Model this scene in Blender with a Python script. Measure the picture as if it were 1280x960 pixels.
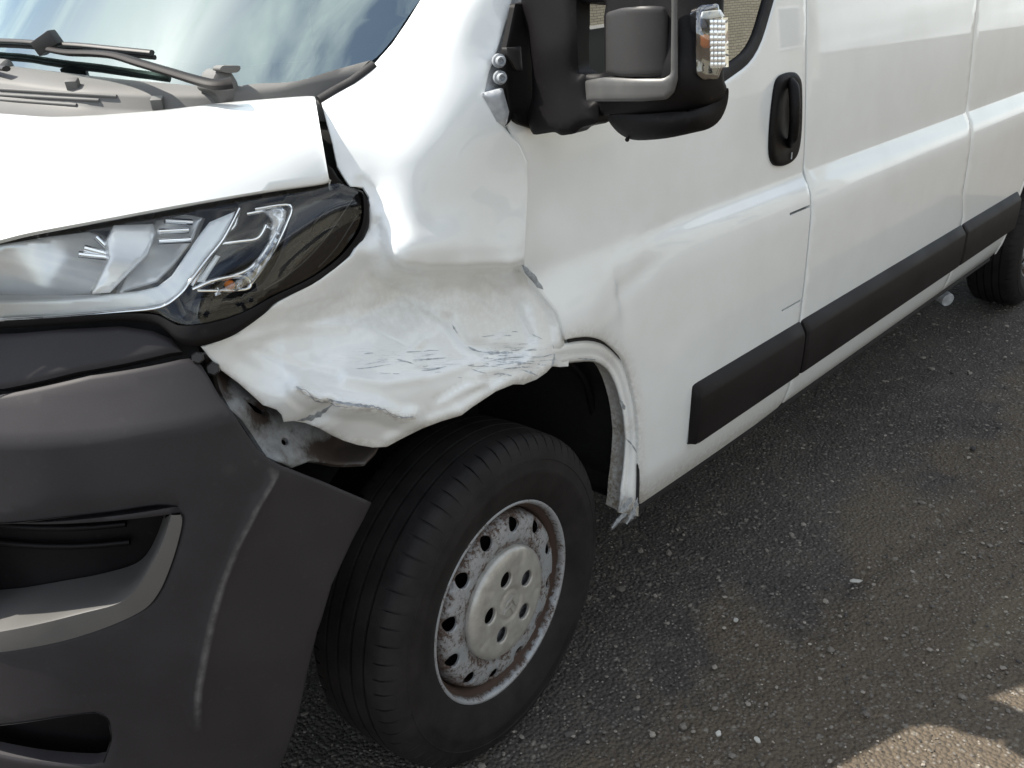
import bpy, bmesh, math, random
import numpy as np
from mathutils import Matrix, Vector
from mathutils.geometry import delaunay_2d_cdt

random.seed(7)
RNG = np.random.default_rng(7)
scene = bpy.context.scene
for o in list(bpy.data.objects):
    bpy.data.objects.remove(o)

# ------------------------------------------------------------------ camera
CAM = np.array([-1.105, -1.011, 1.458])
FPX = 1185.0                       # focal length in pixels of a 1280 px wide frame
def _basis(yaw, pitch, roll):
    cy, sy, cp, sp = math.cos(yaw), math.sin(yaw), math.cos(pitch), math.sin(pitch)
    f = np.array([sy*cp, cy*cp, -sp]); r = np.array([cy, -sy, 0.0]); u = np.cross(r, f)
    cr, sr = math.cos(roll), math.sin(roll)
    return cr*r+sr*u, -sr*r+cr*u, f
CR, CU, CF = _basis(math.radians(47.8), math.radians(23.54), math.radians(-1.82))
cam_data = bpy.data.cameras.new('camera')
cam = bpy.data.objects.new('camera', cam_data)
scene.collection.objects.link(cam)
m4 = Matrix.Identity(4)
for i in range(3):
    m4[i][0] = CR[i]; m4[i][1] = CU[i]; m4[i][2] = -CF[i]; m4[i][3] = CAM[i]
cam.matrix_world = m4
cam_data.sensor_fit = 'HORIZONTAL'
cam_data.angle = 2*math.atan(640/FPX)
cam_data.clip_start = 0.02
cam_data.clip_end = 3000
scene.camera = cam

# ------------------------------------------------------------------ sky and sun
SUN = np.array([-0.42, 0.505, 1.0]); SUN /= np.linalg.norm(SUN)      # towards the sun
EXPOSURE = 0.92
world = bpy.data.worlds.new('World'); scene.world = world; world.use_nodes = True
nt = world.node_tree; nt.nodes.clear()
W = lambda t: nt.nodes.new(t)
wo = W('ShaderNodeOutputWorld'); bg = W('ShaderNodeBackground'); sky = W('ShaderNodeTexSky')
sky.sky_type = 'NISHITA'; sky.sun_disc = False
sky.sun_elevation = math.asin(SUN[2]); sky.sun_rotation = math.atan2(SUN[0], SUN[1])
sky.air_density = 1.0; sky.dust_density = 1.0; sky.ozone_density = 1.0
tc = W('ShaderNodeTexCoord'); mp = W('ShaderNodeMapping'); mp.inputs['Scale'].default_value = (1, 1, 4.)
nz = W('ShaderNodeTexNoise'); nz.inputs['Scale'].default_value = 2.6; nz.inputs['Detail'].default_value = 7; nz.inputs['Roughness'].default_value = .58; nz.inputs['Distortion'].default_value = .5
rp = W('ShaderNodeValToRGB'); rp.color_ramp.elements[0].position = .42; rp.color_ramp.elements[1].position = .66
mx = W('ShaderNodeMix'); mx.data_type = 'RGBA'; mx.inputs[7].default_value = (8.2, 8.5, 8.3, 1)
L = nt.links.new
L(tc.outputs['Generated'], mp.inputs[0]); L(mp.outputs[0], nz.inputs['Vector']); L(nz.outputs['Fac'], rp.inputs[0])
hs = W('ShaderNodeHueSaturation'); hs.inputs['Saturation'].default_value = .74; L(sky.outputs[0], hs.inputs['Color'])
L(rp.outputs[0], mx.inputs[0]); L(hs.outputs[0], mx.inputs[6]); L(mx.outputs[2], bg.inputs[0])
bg.inputs[1].default_value = 0.12
L(bg.outputs[0], wo.inputs[0])
sd = bpy.data.lights.new('sun', 'SUN'); sd.energy = 4.6; sd.angle = math.radians(.53); sd.color = (1, .95, .86)
sun = bpy.data.objects.new('sun', sd); scene.collection.objects.link(sun)
sun.rotation_euler = Vector(SUN).to_track_quat('Z', 'Y').to_euler()
sun.location = (0, 4, 8)

vs = scene.view_settings
cy_ = scene.cycles
cy_.max_bounces = 6; cy_.diffuse_bounces = 3; cy_.glossy_bounces = 4; cy_.transmission_bounces = 4; cy_.transparent_max_bounces = 12
vs.view_transform = 'Standard'; vs.look = 'None'; vs.gamma = 1; vs.exposure = EXPOSURE; vs.use_curve_mapping = False

# ------------------------------------------------------------------ pixel helpers (1280 x 960 photograph)
def ray(px, py):
    px = np.asarray(px, float); py = np.asarray(py, float)
    return CF+CR*((px-640)/FPX)[..., None]+CU*((480-py)/FPX)[..., None]
def aty(px, py, y):
    d = ray(px, py); return CAM+d*((np.asarray(y, float)-CAM[1])/d[..., 1])[..., None]
def atx(px, py, x):
    d = ray(px, py); return CAM+d*((np.asarray(x, float)-CAM[0])/d[..., 0])[..., None]
def atz(px, py, z):
    d = ray(px, py); return CAM+d*((np.asarray(z, float)-CAM[2])/d[..., 2])[..., None]
def proj(P):
    d = np.asarray(P, float)-CAM; z = d@CF
    return np.stack([640+FPX*(d@CR)/z, 480-FPX*(d@CU)/z], -1)
def hermite(xs, ys):
    xs = np.array(xs, float); ys = np.array(ys, float); h = np.diff(xs); d = np.diff(ys)/h
    s = np.zeros_like(xs); s[0] = d[0]; s[-1] = d[-1]
    for i in range(1, len(xs)-1):
        s[i] = 0 if d[i-1]*d[i] <= 0 else 3*(h[i-1]+h[i])/((2*h[i]+h[i-1])/d[i-1]+(h[i]+2*h[i-1])/d[i])
    def f(x):
        x = np.clip(np.asarray(x, float), xs[0], xs[-1]); i = np.clip(np.searchsorted(xs, x)-1, 0, len(xs)-2)
        t = (x-xs[i])/h[i]; t2 = t*t; t3 = t2*t
        return (2*t3-3*t2+1)*ys[i]+(t3-2*t2+t)*h[i]*s[i]+(-2*t3+3*t2)*ys[i+1]+(t3-t2)*h[i]*s[i+1]
    return f
def TPS(ctrl, lam=1e-3):
    c = np.array(ctrl, float); P = c[:, :2]/100; v = c[:, 2]
    def k(a, b):
        r2 = ((a[:, None]-b[None])**2).sum(-1)
        return np.where(r2 > 0, r2*np.log(r2+1e-12), 0)
    n = len(P); A = np.zeros((n+3, n+3)); A[:n, :n] = k(P, P)+lam*np.eye(n)
    A[:n, n] = 1; A[:n, n+1:] = P; A[n, :n] = 1; A[n+1:, :n] = P.T
    w = np.linalg.solve(A, np.r_[v, 0, 0, 0])
    def f(px, py):
        Q = np.stack([np.ravel(px), np.ravel(py)], -1)/100
        return (k(Q, P)@w[:n]+w[n]+Q@w[n+1:]).reshape(np.shape(px))
    return f
def seg_dist(Q, poly, closed=False):
    Q = np.asarray(Q, float); p = np.asarray(poly, float)
    a = p if closed else p[:-1]; b = np.roll(p, -1, 0) if closed else p[1:]
    best = np.full(len(Q), 1e9)
    for s, e in zip(a, b):
        d = e-s; t = np.clip(((Q-s)@d)/max(d@d, 1e-12), 0, 1)
        best = np.minimum(best, np.hypot(*(Q-s-t[:, None]*d).T))
    return best
def inside(Q, poly):
    Q = np.asarray(Q, float); p = np.asarray(poly, float); r = np.zeros(len(Q), bool)
    for s, e in zip(p, np.roll(p, -1, 0)):
        c = ((s[1] > Q[:, 1]) != (e[1] > Q[:, 1]))
        if abs(e[1]-s[1]) > 1e-12:
            r ^= c & (Q[:, 0] < (e[0]-s[0])*(Q[:, 1]-s[1])/(e[1]-s[1])+s[0])
    return r
def spline(pts, n=8, closed=False):
    p = np.array(pts, float); N = len(p); out = []
    rng = range(N) if closed else range(N-1)
    for i in rng:
        a = p[(i-1) % N] if closed else p[max(i-1, 0)]; b = p[i]; c = p[(i+1) % N]
        d = p[(i+2) % N] if closed else p[min(i+2, N-1)]
        for t in np.linspace(0, 1, n, endpoint=False):
            out.append(.5*(2*b+(c-a)*t+(2*a-5*b+4*c-d)*t*t+(3*b-a-3*c+d)*t**3))
    if not closed: out.append(p[-1])
    return np.array(out)
def rounded(pts, r, n=5):
    p = np.array(pts, float); N = len(p); out = []
    for i in range(N):
        a, b, c = p[i-1], p[i], p[(i+1) % N]
        u = a-b; v = c-b; lu, lv = np.linalg.norm(u), np.linalg.norm(v)
        k = min(r, lu*.45, lv*.45); s = b+u/lu*k; e = b+v/lv*k
        for t in np.linspace(0, 1, n): out.append((1-t)**2*s+2*t*(1-t)*b+t*t*e)
    return np.array(out)
def resample(poly, step, closed=True):
    p = np.array(poly, float); q = np.vstack([p, p[:1]]) if closed else p; out = []
    for s, e in zip(q[:-1], q[1:]):
        n = max(1, int(round(np.linalg.norm(e-s)/step)))
        for t in range(n): out.append(s+(e-s)*t/n)
    if not closed: out.append(q[-1])
    o = np.array(out)
    keep = np.linalg.norm(o-np.roll(o, 1, 0), axis=1) > step*.12
    keep[0] = True
    return o[keep]

# ------------------------------------------------------------------ materials
def mat(name):
    m = bpy.data.materials.new(name); m.use_nodes = True
    n = m.node_tree.nodes; b = n['Principled BSDF']
    return m, m.node_tree, b
def nd(t, typ, **kw):
    n = t.nodes.new(typ)
    for k, v in kw.items():
        if k in n.inputs: n.inputs[k].default_value = v
        else: setattr(n, k, v)
    return n
def ramp(t, src, stops):
    r = t.nodes.new('ShaderNodeValToRGB'); e = r.color_ramp.elements
    while len(e) < len(stops): e.new(.5)
    for k, (p, c) in zip(e, stops):
        k.position = p; k.color = (c, c, c, 1) if np.isscalar(c) else (*c, 1)
    t.links.new(src, r.inputs[0]); return r
def mixc(t, fac, a, b):
    m = t.nodes.new('ShaderNodeMix'); m.data_type = 'RGBA'
    for i, v in ((0, fac), (6, a), (7, b)):
        if hasattr(v, 'links'): t.links.new(v, m.inputs[i])
        elif i == 0: m.inputs[0].default_value = v
        else: m.inputs[i].default_value = (*v, 1)
    return m.outputs[2]
def math_(t, op, a, b=None):
    m = t.nodes.new('ShaderNodeMath'); m.operation = op
    for i, v in ((0, a), (1, b)):
        if v is None: continue
        if hasattr(v, 'links'): t.links.new(v, m.inputs[i])
        else: m.inputs[i].default_value = v
    return m.outputs[0]
def noise(t, scale, detail=5, rough=.55, vec=None, coord='Object', stretch=None):
    n = nd(t, 'ShaderNodeTexNoise', Scale=scale, Detail=detail, Roughness=rough)
    if vec is None:
        c = t.nodes.new('ShaderNodeTexCoord'); vec = c.outputs[coord]
    if stretch:
        mp_ = nd(t, 'ShaderNodeMapping'); mp_.inputs['Scale'].default_value = stretch; t.links.new(vec, mp_.inputs[0]); vec = mp_.outputs[0]
    t.links.new(vec, n.inputs['Vector']); return n.outputs['Fac']
def bump(t, b, h, strength=.3, dist=.002):
    n = nd(t, 'ShaderNodeBump', Strength=strength, Distance=dist)
    t.links.new(h, n.inputs['Height']); t.links.new(n.outputs[0], b.inputs['Normal'])
def simple(name, col, rough=.5, metal=0, spec=.5, var=.15, vscale=30, bmp=0, coat=0):
    m, t, b = mat(name)
    n = noise(t, vscale)
    r = ramp(t, n, [(.3, tuple(c*(1-var) for c in col)), (.7, tuple(min(1, c*(1+var)) for c in col))])
    t.links.new(r.outputs[0], b.inputs['Base Color'])
    rr = ramp(t, n, [(.3, rough*.85), (.7, min(1, rough*1.15))]); t.links.new(rr.outputs[0], b.inputs['Roughness'])
    b.inputs['Metallic'].default_value = metal; b.inputs['Specular IOR Level'].default_value = spec
    b.inputs['Coat Weight'].default_value = coat
    if bmp: bump(t, b, noise(t, 900, 2), bmp, .0006)
    return m

def paint(name, dirt=1.0):
    m, t, b = mat(name)
    at = nd(t, 'ShaderNodeAttribute', attribute_name='wear')
    n1 = noise(t, 5, 3, .6); n2 = noise(t, 90, 2, .7)
    film = math_(t, 'MULTIPLY', ramp(t, n1, [(.42, 0.), (.8, 1.)]).outputs[0], .07*dirt)
    w = math_(t, 'MULTIPLY', at.outputs['Fac'], ramp(t, n2, [(.3, .25), (.62, 1.)]).outputs[0])
    fac = math_(t, 'MAXIMUM', film, w)
    c = mixc(t, ramp(t, n1, [(.3, 0.), (.7, 1.)]).outputs[0], (.785, .805, .80), (.75, .77, .76))
    c = mixc(t, fac, c, (.27, .22, .16))
    t.links.new(c, b.inputs['Base Color'])
    t.links.new(ramp(t, fac, [(0, .3), (.6, .7)]).outputs[0], b.inputs['Roughness'])
    b.inputs['Coat Weight'].default_value = .8; b.inputs['Coat Roughness'].default_value = .025
    t.links.new(math_(t, 'SUBTRACT', .9, math_(t, 'MULTIPLY', fac, .8)), b.inputs['Coat Weight'])
    return m
M = {}
M['paint'] = paint('white_paint')
def scuffed():
    # white paint scuffed by a scrape: short horizontal grey streaks where the "scuff" attribute is set
    m = paint('scuffed_white_paint'); t = m.node_tree; b = t.nodes['Principled BSDF']
    src = b.inputs['Base Color'].links[0].from_socket
    at = nd(t, 'ShaderNodeAttribute', attribute_name='scuff')
    uv = nd(t, 'ShaderNodeUVMap', uv_map='uv')
    s1 = noise(t, 1., 6, .75, vec=uv.outputs[0], stretch=(7, 60, 1))
    s2 = noise(t, 1., 3, .6, vec=uv.outputs[0], stretch=(5, 9, 1))
    k = math_(t, 'MULTIPLY', ramp(t, s1, [(.50, 0.), (.66, 1.)]).outputs[0], ramp(t, s2, [(.36, 0.), (.58, 1.)]).outputs[0])
    k = math_(t, 'MULTIPLY', k, at.outputs['Fac'])
    t.links.new(mixc(t, k, src, (.33, .36, .39)), b.inputs['Base Color'])
    return m
M['scuffed'] = scuffed()
def plastic(name, col, rough=.55, spec=.5):
    m, t, b = mat(name); b.inputs['Specular IOR Level'].default_value = spec
    n1 = noise(t, 4, 3, .6); n2 = noise(t, 60, 2, .7)
    c = mixc(t, ramp(t, n1, [(.35, 0.), (.75, 1.)]).outputs[0], col, tuple(k*1.35+.004 for k in col))
    c = mixc(t, math_(t, 'MULTIPLY', ramp(t, n2, [(.64, 0.), (.85, 1.)]).outputs[0], .07), c, (.22, .2, .18))
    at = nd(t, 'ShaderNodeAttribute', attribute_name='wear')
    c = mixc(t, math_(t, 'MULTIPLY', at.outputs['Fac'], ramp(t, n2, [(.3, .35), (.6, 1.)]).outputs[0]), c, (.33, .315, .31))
    t.links.new(c, b.inputs['Base Color'])
    t.links.new(ramp(t, n1, [(.3, rough*.85), (.7, rough*1.15)]).outputs[0], b.inputs['Roughness'])
    bump(t, b, noise(t, 700, 2), .18, .0006)
    return m
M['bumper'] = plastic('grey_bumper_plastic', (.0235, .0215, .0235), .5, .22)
M['black'] = plastic('black_plastic', (.005, .0042, .0046), .5, .15)
M['strip'] = plastic('dark_trim_plastic', (.007, .0055, .006), .55, .18)
M['greyplastic'] = plastic('mid_grey_plastic', (.024, .0225, .0225), .45, .3)
M['trimgrey'] = plastic('fog_trim_plastic', (.08, .077, .074), .4)
M['silver'] = simple('silver_plastic', (.085, .083, .08), .4, .3)
M['cowl'] = plastic('cowl_plastic', (.09, .088, .085), .6)
M['rubber'] = simple('rubber', (.012, .011, .012), .75)
M['dark'] = simple('underbody_black', (.008, .007, .007), .85)
M['metal'] = simple('galvanised_metal', (.42, .44, .46), .5, .3, var=.3, vscale=40)
def bracket_mat():
    m, t, b = mat('dirty_bare_metal'); at = nd(t, 'ShaderNodeAttribute', attribute_name='wear'); n = noise(t, 45, 4, .7)
    f = ramp(t, math_(t, 'ADD', math_(t, 'MULTIPLY', n, .6), math_(t, 'MULTIPLY', at.outputs['Fac'], .75)), [(.42, 0.), (.75, 1.)]).outputs[0]
    c = mixc(t, ramp(t, n, [(.35, 0.), (.65, 1.)]).outputs[0], (.30, .32, .33), (.44, .46, .47)); t.links.new(mixc(t, f, c, (.035, .026, .022)), b.inputs['Base Color'])
    b.inputs['Roughness'].default_value = .55; b.inputs['Metallic'].default_value = .15; bump(t, b, n, .3, .003); return m
M['bracket'] = bracket_mat()
M['scuffgrey'] = simple('grey_scuffed_paint', (.40, .43, .46), .6, 0, var=.4, vscale=150)
M['primer'] = simple('grey_primer', (.27, .29, .31), .6, 0, var=.4, vscale=120)
M['chrome'] = simple('chrome', (.9, .91, .92), .06, 1, var=.02)
M['dullchrome'] = simple('reflector_aluminium', (.9, .91, .92), .22, .85, var=.05)
M['bluechrome'] = simple('blue_white_light_guide', (.93, .96, .97), .2, .1, var=.03)
M['white_reflector'] = simple('frosted_reflector', (.95, .96, .96), .2, .3, var=.03)
M['gloss'] = simple('gloss_black', (.01, .011, .014), .12, 0, .4)
M['orange'] = simple('amber_plastic', (.75, .2, .03), .25)
M['seat'] = simple('dark_fabric', (.03, .03, .033), .9)
M['dash'] = simple('dashboard_plastic', (.055, .06, .065), .6)
M['bulkhead'] = simple('grey_bulkhead', (.3, .31, .31), .6)
def tyre_mat():
    m, t, b = mat('tyre_rubber')
    n = noise(t, 14, 6, .65); n2 = noise(t, 200, 3)
    c = mixc(t, ramp(t, n, [(.35, 0.), (.7, 1.)]).outputs[0], (.008, .007, .0073), (.02, .0175, .0175))
    t.links.new(c, b.inputs['Base Color']); b.inputs['Roughness'].default_value = .7; b.inputs['Specular IOR Level'].default_value = .25
    bump(t, b, n2, .25, .001); return m
M['tyre'] = tyre_mat()
def wheel_mat():
    m, t, b = mat('rusty_silver_wheel_paint')
    n1 = noise(t, 26, 8, .7); n2 = noise(t, 130, 6, .75); at = nd(t, 'ShaderNodeAttribute', attribute_name='wear')
    f = math_(t, 'ADD', ramp(t, n2, [(.48, 0.), (.64, 1.)]).outputs[0], math_(t, 'MULTIPLY', at.outputs['Fac'], 1.0))
    f = math_(t, 'MULTIPLY', f, ramp(t, math_(t, 'ADD', n1, math_(t, 'MULTIPLY', at.outputs['Fac'], .2)), [(.5, 0.), (.64, 1.)]).outputs[0])
    f = math_(t, 'MINIMUM', f, 1.)
    c = mixc(t, ramp(t, n1, [(.3, 0.), (.7, 1.)]).outputs[0], (.25, .265, .28), (.40, .41, .42))
    c = mixc(t, f, c, (.055, .033, .023))
    t.links.new(c, b.inputs['Base Color']); t.links.new(ramp(t, f, [(0, .42), (1, .85)]).outputs[0], b.inputs['Roughness'])
    t.links.new(math_(t, 'MULTIPLY', math_(t, 'SUBTRACT', 1., f), .25), b.inputs['Metallic'])
    bump(t, b, n2, .15, .001); return m
M['wheel'] = wheel_mat()
def cap_mat():
    m, t, b = mat('silver_hub_cap')
    n = noise(t, 30, 6, .7); at = nd(t, 'ShaderNodeAttribute', attribute_name='wear')
    f = math_(t, 'MULTIPLY', ramp(t, n, [(.4, 0.), (.75, 1.)]).outputs[0], .5)
    t.links.new(mixc(t, f, (.42, .41, .38), (.15, .125, .10)), b.inputs['Base Color'])
    b.inputs['Roughness'].default_value = .33; b.inputs['Metallic'].default_value = .35
    return m
M['cap'] = cap_mat()
def glass_mat(name, tint, refl_rough=.0, ior=1.5, extra=0., rc=(1, 1, 1), fk=1.6):
    # thin pane: transmission with a tint and a fresnel reflection on top
    m, t, b = mat(name); t.nodes.remove(b)
    out = t.nodes['Material Output']
    tr = nd(t, 'ShaderNodeBsdfTransparent'); tr.inputs[0].default_value = (*tint, 1)
    gl = nd(t, 'ShaderNodeBsdfGlossy'); gl.inputs['Roughness'].default_value = refl_rough; gl.inputs[0].default_value = (*rc, 1)
    fr = nd(t, 'ShaderNodeFresnel', IOR=ior)
    f = math_(t, 'ADD', math_(t, 'MULTIPLY', fr.outputs[0], fk), extra)
    mxs = nd(t, 'ShaderNodeMixShader'); t.links.new(math_(t, 'MINIMUM', f, .95), mxs.inputs[0])
    t.links.new(tr.outputs[0], mxs.inputs[1]); t.links.new(gl.outputs[0], mxs.inputs[2]); t.links.new(mxs.outputs[0], out.inputs[0])
    return m
M['lens'] = glass_mat('clear_lens', (.97, .98, .985), .01, fk=1.)
M['screen'] = glass_mat('windscreen_glass', (.5, .62, .6), .0, 1.52, .26, (.84, 1., .98))
M['sideglass'] = glass_mat('door_glass', (.09, .11, .10), .0, 1.52, .12)
M['crystal'] = glass_mat('ribbed_clear_plastic', (.86, .88, .9), .08, 1.5, .15)
def ground_mat():
    m, t, b = mat('worn_asphalt')
    c = t.nodes.new('ShaderNodeTexCoord'); o = c.outputs['Object']
    big = noise(t, 1.1, 6, .6, vec=o); mid = noise(t, 9, 6, .7, vec=o); fine = noise(t, 240, 3, .7, vec=o)
    v1 = nd(t, 'ShaderNodeTexVoronoi', Scale=105.); t.links.new(o, v1.inputs['Vector'])
    v2 = nd(t, 'ShaderNodeTexVoronoi', Scale=48., feature='F1'); t.links.new(o, v2.inputs['Vector'])
    base = mixc(t, ramp(t, big, [(.35, 0.), (.65, 1.)]).outputs[0], (.038, .031, .028), (.064, .054, .045))
    base = mixc(t, ramp(t, mid, [(.45, 0.), (.9, 1.)]).outputs[0], base, (.10, .085, .068))
    sepo = nd(t, 'ShaderNodeSeparateXYZ'); t.links.new(o, sepo.inputs[0])
    # sandy silt lying on the tarmac away from the van, in an uneven drift
    dr = math_(t, 'ADD', math_(t, 'MULTIPLY', sepo.outputs[1], -1.1), math_(t, 'MULTIPLY', noise(t, 2.3, 5, .6, vec=o), 1.3))
    dr = math_(t, 'MULTIPLY', ramp(t, dr, [(.85, 0.), (1.9, 1.)]).outputs[0], ramp(t, fine, [(.3, .4), (.6, 1.)]).outputs[0])
    base = mixc(t, math_(t, 'MULTIPLY', dr, .8), base, (.105, .079, .05))
    sep = nd(t, 'ShaderNodeSeparateColor'); t.links.new(v1.outputs['Color'], sep.inputs[0])
    chip = math_(t, 'MULTIPLY', ramp(t, sep.outputs[0], [(.66, 0.), (.95, 1.)]).outputs[0], ramp(t, v1.outputs['Distance'], [(.25, 1.), (.5, 0.)]).outputs[0])
    base = mixc(t, math_(t, 'MULTIPLY', chip, .85), base, (.2, .185, .165))
    sep2 = nd(t, 'ShaderNodeSeparateColor'); t.links.new(v2.outputs['Color'], sep2.inputs[0])
    chip2 = math_(t, 'MULTIPLY', ramp(t, sep2.outputs[1], [(.82, 0.), (.96, 1.)]).outputs[0], ramp(t, v2.outputs['Distance'], [(.2, 1.), (.42, 0.)]).outputs[0])
    base = mixc(t, chip2, base, (.2, .18, .15))
    t.links.new(base, b.inputs['Base Color']); b.inputs['Roughness'].default_value = .85
    h = math_(t, 'ADD', math_(t, 'MULTIPLY', v1.outputs['Distance'], -.8), math_(t, 'MULTIPLY', mid, .8))
    bump(t, b, h, 1., .011); return m
M['ground'] = ground_mat()
def stone_mat():
    m, t, b = mat('loose_chippings')
    g = nd(t, 'ShaderNodeAttribute', attribute_name='tone')
    c = mixc(t, g.outputs['Fac'], (.03, .027, .026), (.36, .32, .27))
    t.links.new(c, b.inputs['Base Color']); b.inputs['Roughness'].default_value = .8; return m
M['stone'] = stone_mat()

# ------------------------------------------------------------------ object helpers
COL = scene.collection
def link(name, me, material, parent=None, smooth=True):
    o = bpy.data.objects.new(name, me); COL.objects.link(o)
    if material is not None: me.materials.append(M[material] if isinstance(material, str) else material)
    if parent is not None: o.parent = parent
    if smooth:
        me.polygons.foreach_set('use_smooth', np.ones(len(me.polygons), bool))
    return o
def mesh(name, V, Fc):
    me = bpy.data.meshes.new(name); me.from_pydata([tuple(map(float, v)) for v in V], [], [tuple(int(i) for i in f) for f in Fc]); me.update(); return me
def sharp(o, deg=35):
    o.data.set_sharp_from_angle(angle=math.radians(deg)); return o
def triangulate(polys, step, rings, lines=()):
    """polys[0] outline, others holes. Returns 2-D points, triangles, boundary loops."""
    pts = []; edges = []; loops = []; B = []
    ref = np.array(polys[0])
    for k, p in enumerate(polys):
        p = resample(p, step)
        area = .5*np.sum(p[:, 0]*np.roll(p[:, 1], -1)-np.roll(p[:, 0], -1)*p[:, 1])
        if (area < 0) == (k == 0): p = p[::-1]        # outline ccw, holes cw: material on the left
        B.append(p); n0 = len(pts); n = len(p)
        pts += list(p); loops.append(list(range(n0, n0+n))); edges += [(n0+i, n0+(i+1) % n) for i in range(n)]
    P0 = np.array(pts)
    tag = [0.0]*len(pts)
    bd = lambda Q: np.min([seg_dist(Q, p, True) for p in B], 0)
    for r in rings:
        for p in B:
            tn = np.roll(p, -1, 0)-np.roll(p, 1, 0); tn /= np.linalg.norm(tn, axis=1)[:, None]+1e-12
            q = p+np.stack([-tn[:, 1], tn[:, 0]], -1)*r
            ok = bd(q) > r*.85
            pts += list(q[ok])
    for ln in lines:
        q = resample(ln, step*.7, False); q = q[(bd(q) > step*.4) & inside(q, B[0])]
        n0 = len(pts); pts += list(q); edges += [(n0+i, n0+i+1) for i in range(len(q)-1) if np.linalg.norm(q[i+1]-q[i]) < step*1.2]
    rm = rings[-1] if rings else 0
    lo, hi = B[0].min(0), B[0].max(0)
    gx = np.arange(lo[0], hi[0], step); gy = np.arange(lo[1], hi[1], step*.866)
    G = np.array([(x+(step*.5 if j % 2 else 0), y) for j, y in enumerate(gy) for x in gx])
    ok = inside(G, B[0])
    for h in B[1:]: ok &= ~inside(G, h)
    G = G[ok]; G = G[bd(G) > rm+step*.45]
    for ln in lines:
        G = G[seg_dist(G, ln) > step*.5]
    pts += list(G)
    r = delaunay_2d_cdt([Vector((float(a), float(b))) for a, b in pts], edges, [], 0, 1e-7)
    V = np.array([(v.x, v.y) for v in r[0]]); T = np.array([f for f in r[2] if len(f) == 3])
    c = V[T].mean(1); ok = inside(c, B[0])
    for h in B[1:]: ok &= ~inside(c, h)
    T = T[ok]
    # map the original loop indices to output indices
    back = {}
    for i, l in enumerate(r[3]):
        for j in l: back[j] = i
    loops = [[back[i] for i in lp] for lp in loops]
    return V, T, loops, B
def panel(name, polys, step, mapf, material, parent, out=None, edge=.003, ew=.004, flange=.014, lines=(), attrs=None, scale=1., uv=None, crisp=()):
    """A sheet-metal panel: rounded edge, returned flange. scale = metres per 2-D unit."""
    if isinstance(polys[0][0], (int, float, np.floating)): polys = [polys]
    e = ew/scale
    V2, T, loops, B = triangulate(polys, step, [e*.45, e] if edge else [], lines)
    V = mapf(V2[:, 0], V2[:, 1]); h = step*.02
    du = (mapf(V2[:, 0]+h, V2[:, 1])-mapf(V2[:, 0]-h, V2[:, 1])); dv = (mapf(V2[:, 0], V2[:, 1]+h)-mapf(V2[:, 0], V2[:, 1]-h))
    N = np.cross(du, dv); N /= np.linalg.norm(N, axis=1)[:, None]+1e-15
    if out is None: s = np.sign(((CAM-V)*N).sum(1).mean())
    else: s = np.sign((N@np.array(out, float)).mean())
    N = N*s
    flip = s < 0
    if edge:
        d = np.min([seg_dist(V2, p, True) for i_, p in enumerate(B) if i_ not in crisp], 0)
        V = V-N*(edge*np.clip(1-d/e, 0, 1)**2)[:, None]
    Fc = [tuple(t[::-1]) if flip else tuple(t) for t in T]
    Vl = list(V); src = list(range(len(V2)))
    if flange:
        for lp in loops:
            a0 = len(Vl)
            for i in lp: Vl.append(V[i]); src.append(i)
            b0 = len(Vl)
            for i in lp: Vl.append(V[i]-N[i]*flange); src.append(i)
            n = len(lp)
            for i in range(n):
                j = (i+1) % n; q = (a0+i, b0+i, b0+j, a0+j)
                Fc.append(q if not flip else q[::-1])
    me = mesh(name, Vl, Fc)
    src = np.array(src)
    if attrs:
        for k, fn in attrs.items():
            a = me.attributes.new(k, 'FLOAT', 'POINT'); a.data.foreach_set('value', np.clip(fn(V2[src, 0], V2[src, 1], V[src]), 0, 1).astype(np.float32))
    if uv is not None:
        ul = me.uv_layers.new(name='uv'); vi = np.zeros(len(me.loops), np.int32); me.loops.foreach_get('vertex_index', vi)
        ul.data.foreach_set('uv', (V2[src][vi]*uv).astype(np.float32).ravel())
    o = link(name, me, material, parent)
    return o
def tube(name, pts, rad, material, parent, seg=10, closed=False, squash=1.):
    P = np.array(pts, float); n = len(P); V = []; Fc = []
    rad = np.full(n, rad) if np.isscalar(rad) else np.array(rad)
    T = np.gradient(P, axis=0) if not closed else np.roll(P, -1, 0)-np.roll(P, 1, 0)
    T /= np.linalg.norm(T, axis=1)[:, None]+1e-12
    up = np.array([0, 0, 1.]) if abs(T[:, 2]).mean() < .8 else np.array([1., 0, 0])
    for i in range(n):
        a = np.cross(T[i], up); a /= np.linalg.norm(a)+1e-12; b = np.cross(a, T[i])
        for k in range(seg):
            th = 2*math.pi*k/seg; V.append(P[i]+rad[i]*(math.cos(th)*a+math.sin(th)*b*squash))
    for i in range(n if closed else n-1):
        j = (i+1) % n
        for k in range(seg):
            l = (k+1) % seg; Fc.append((i*seg+k, i*seg+l, j*seg+l, j*seg+k))
    if not closed:
        Fc.append(tuple(range(seg))[::-1]); Fc.append(tuple((n-1)*seg+k for k in range(seg)))
    return sharp(link(name, mesh(name, V, Fc), material, parent), 50)
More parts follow.
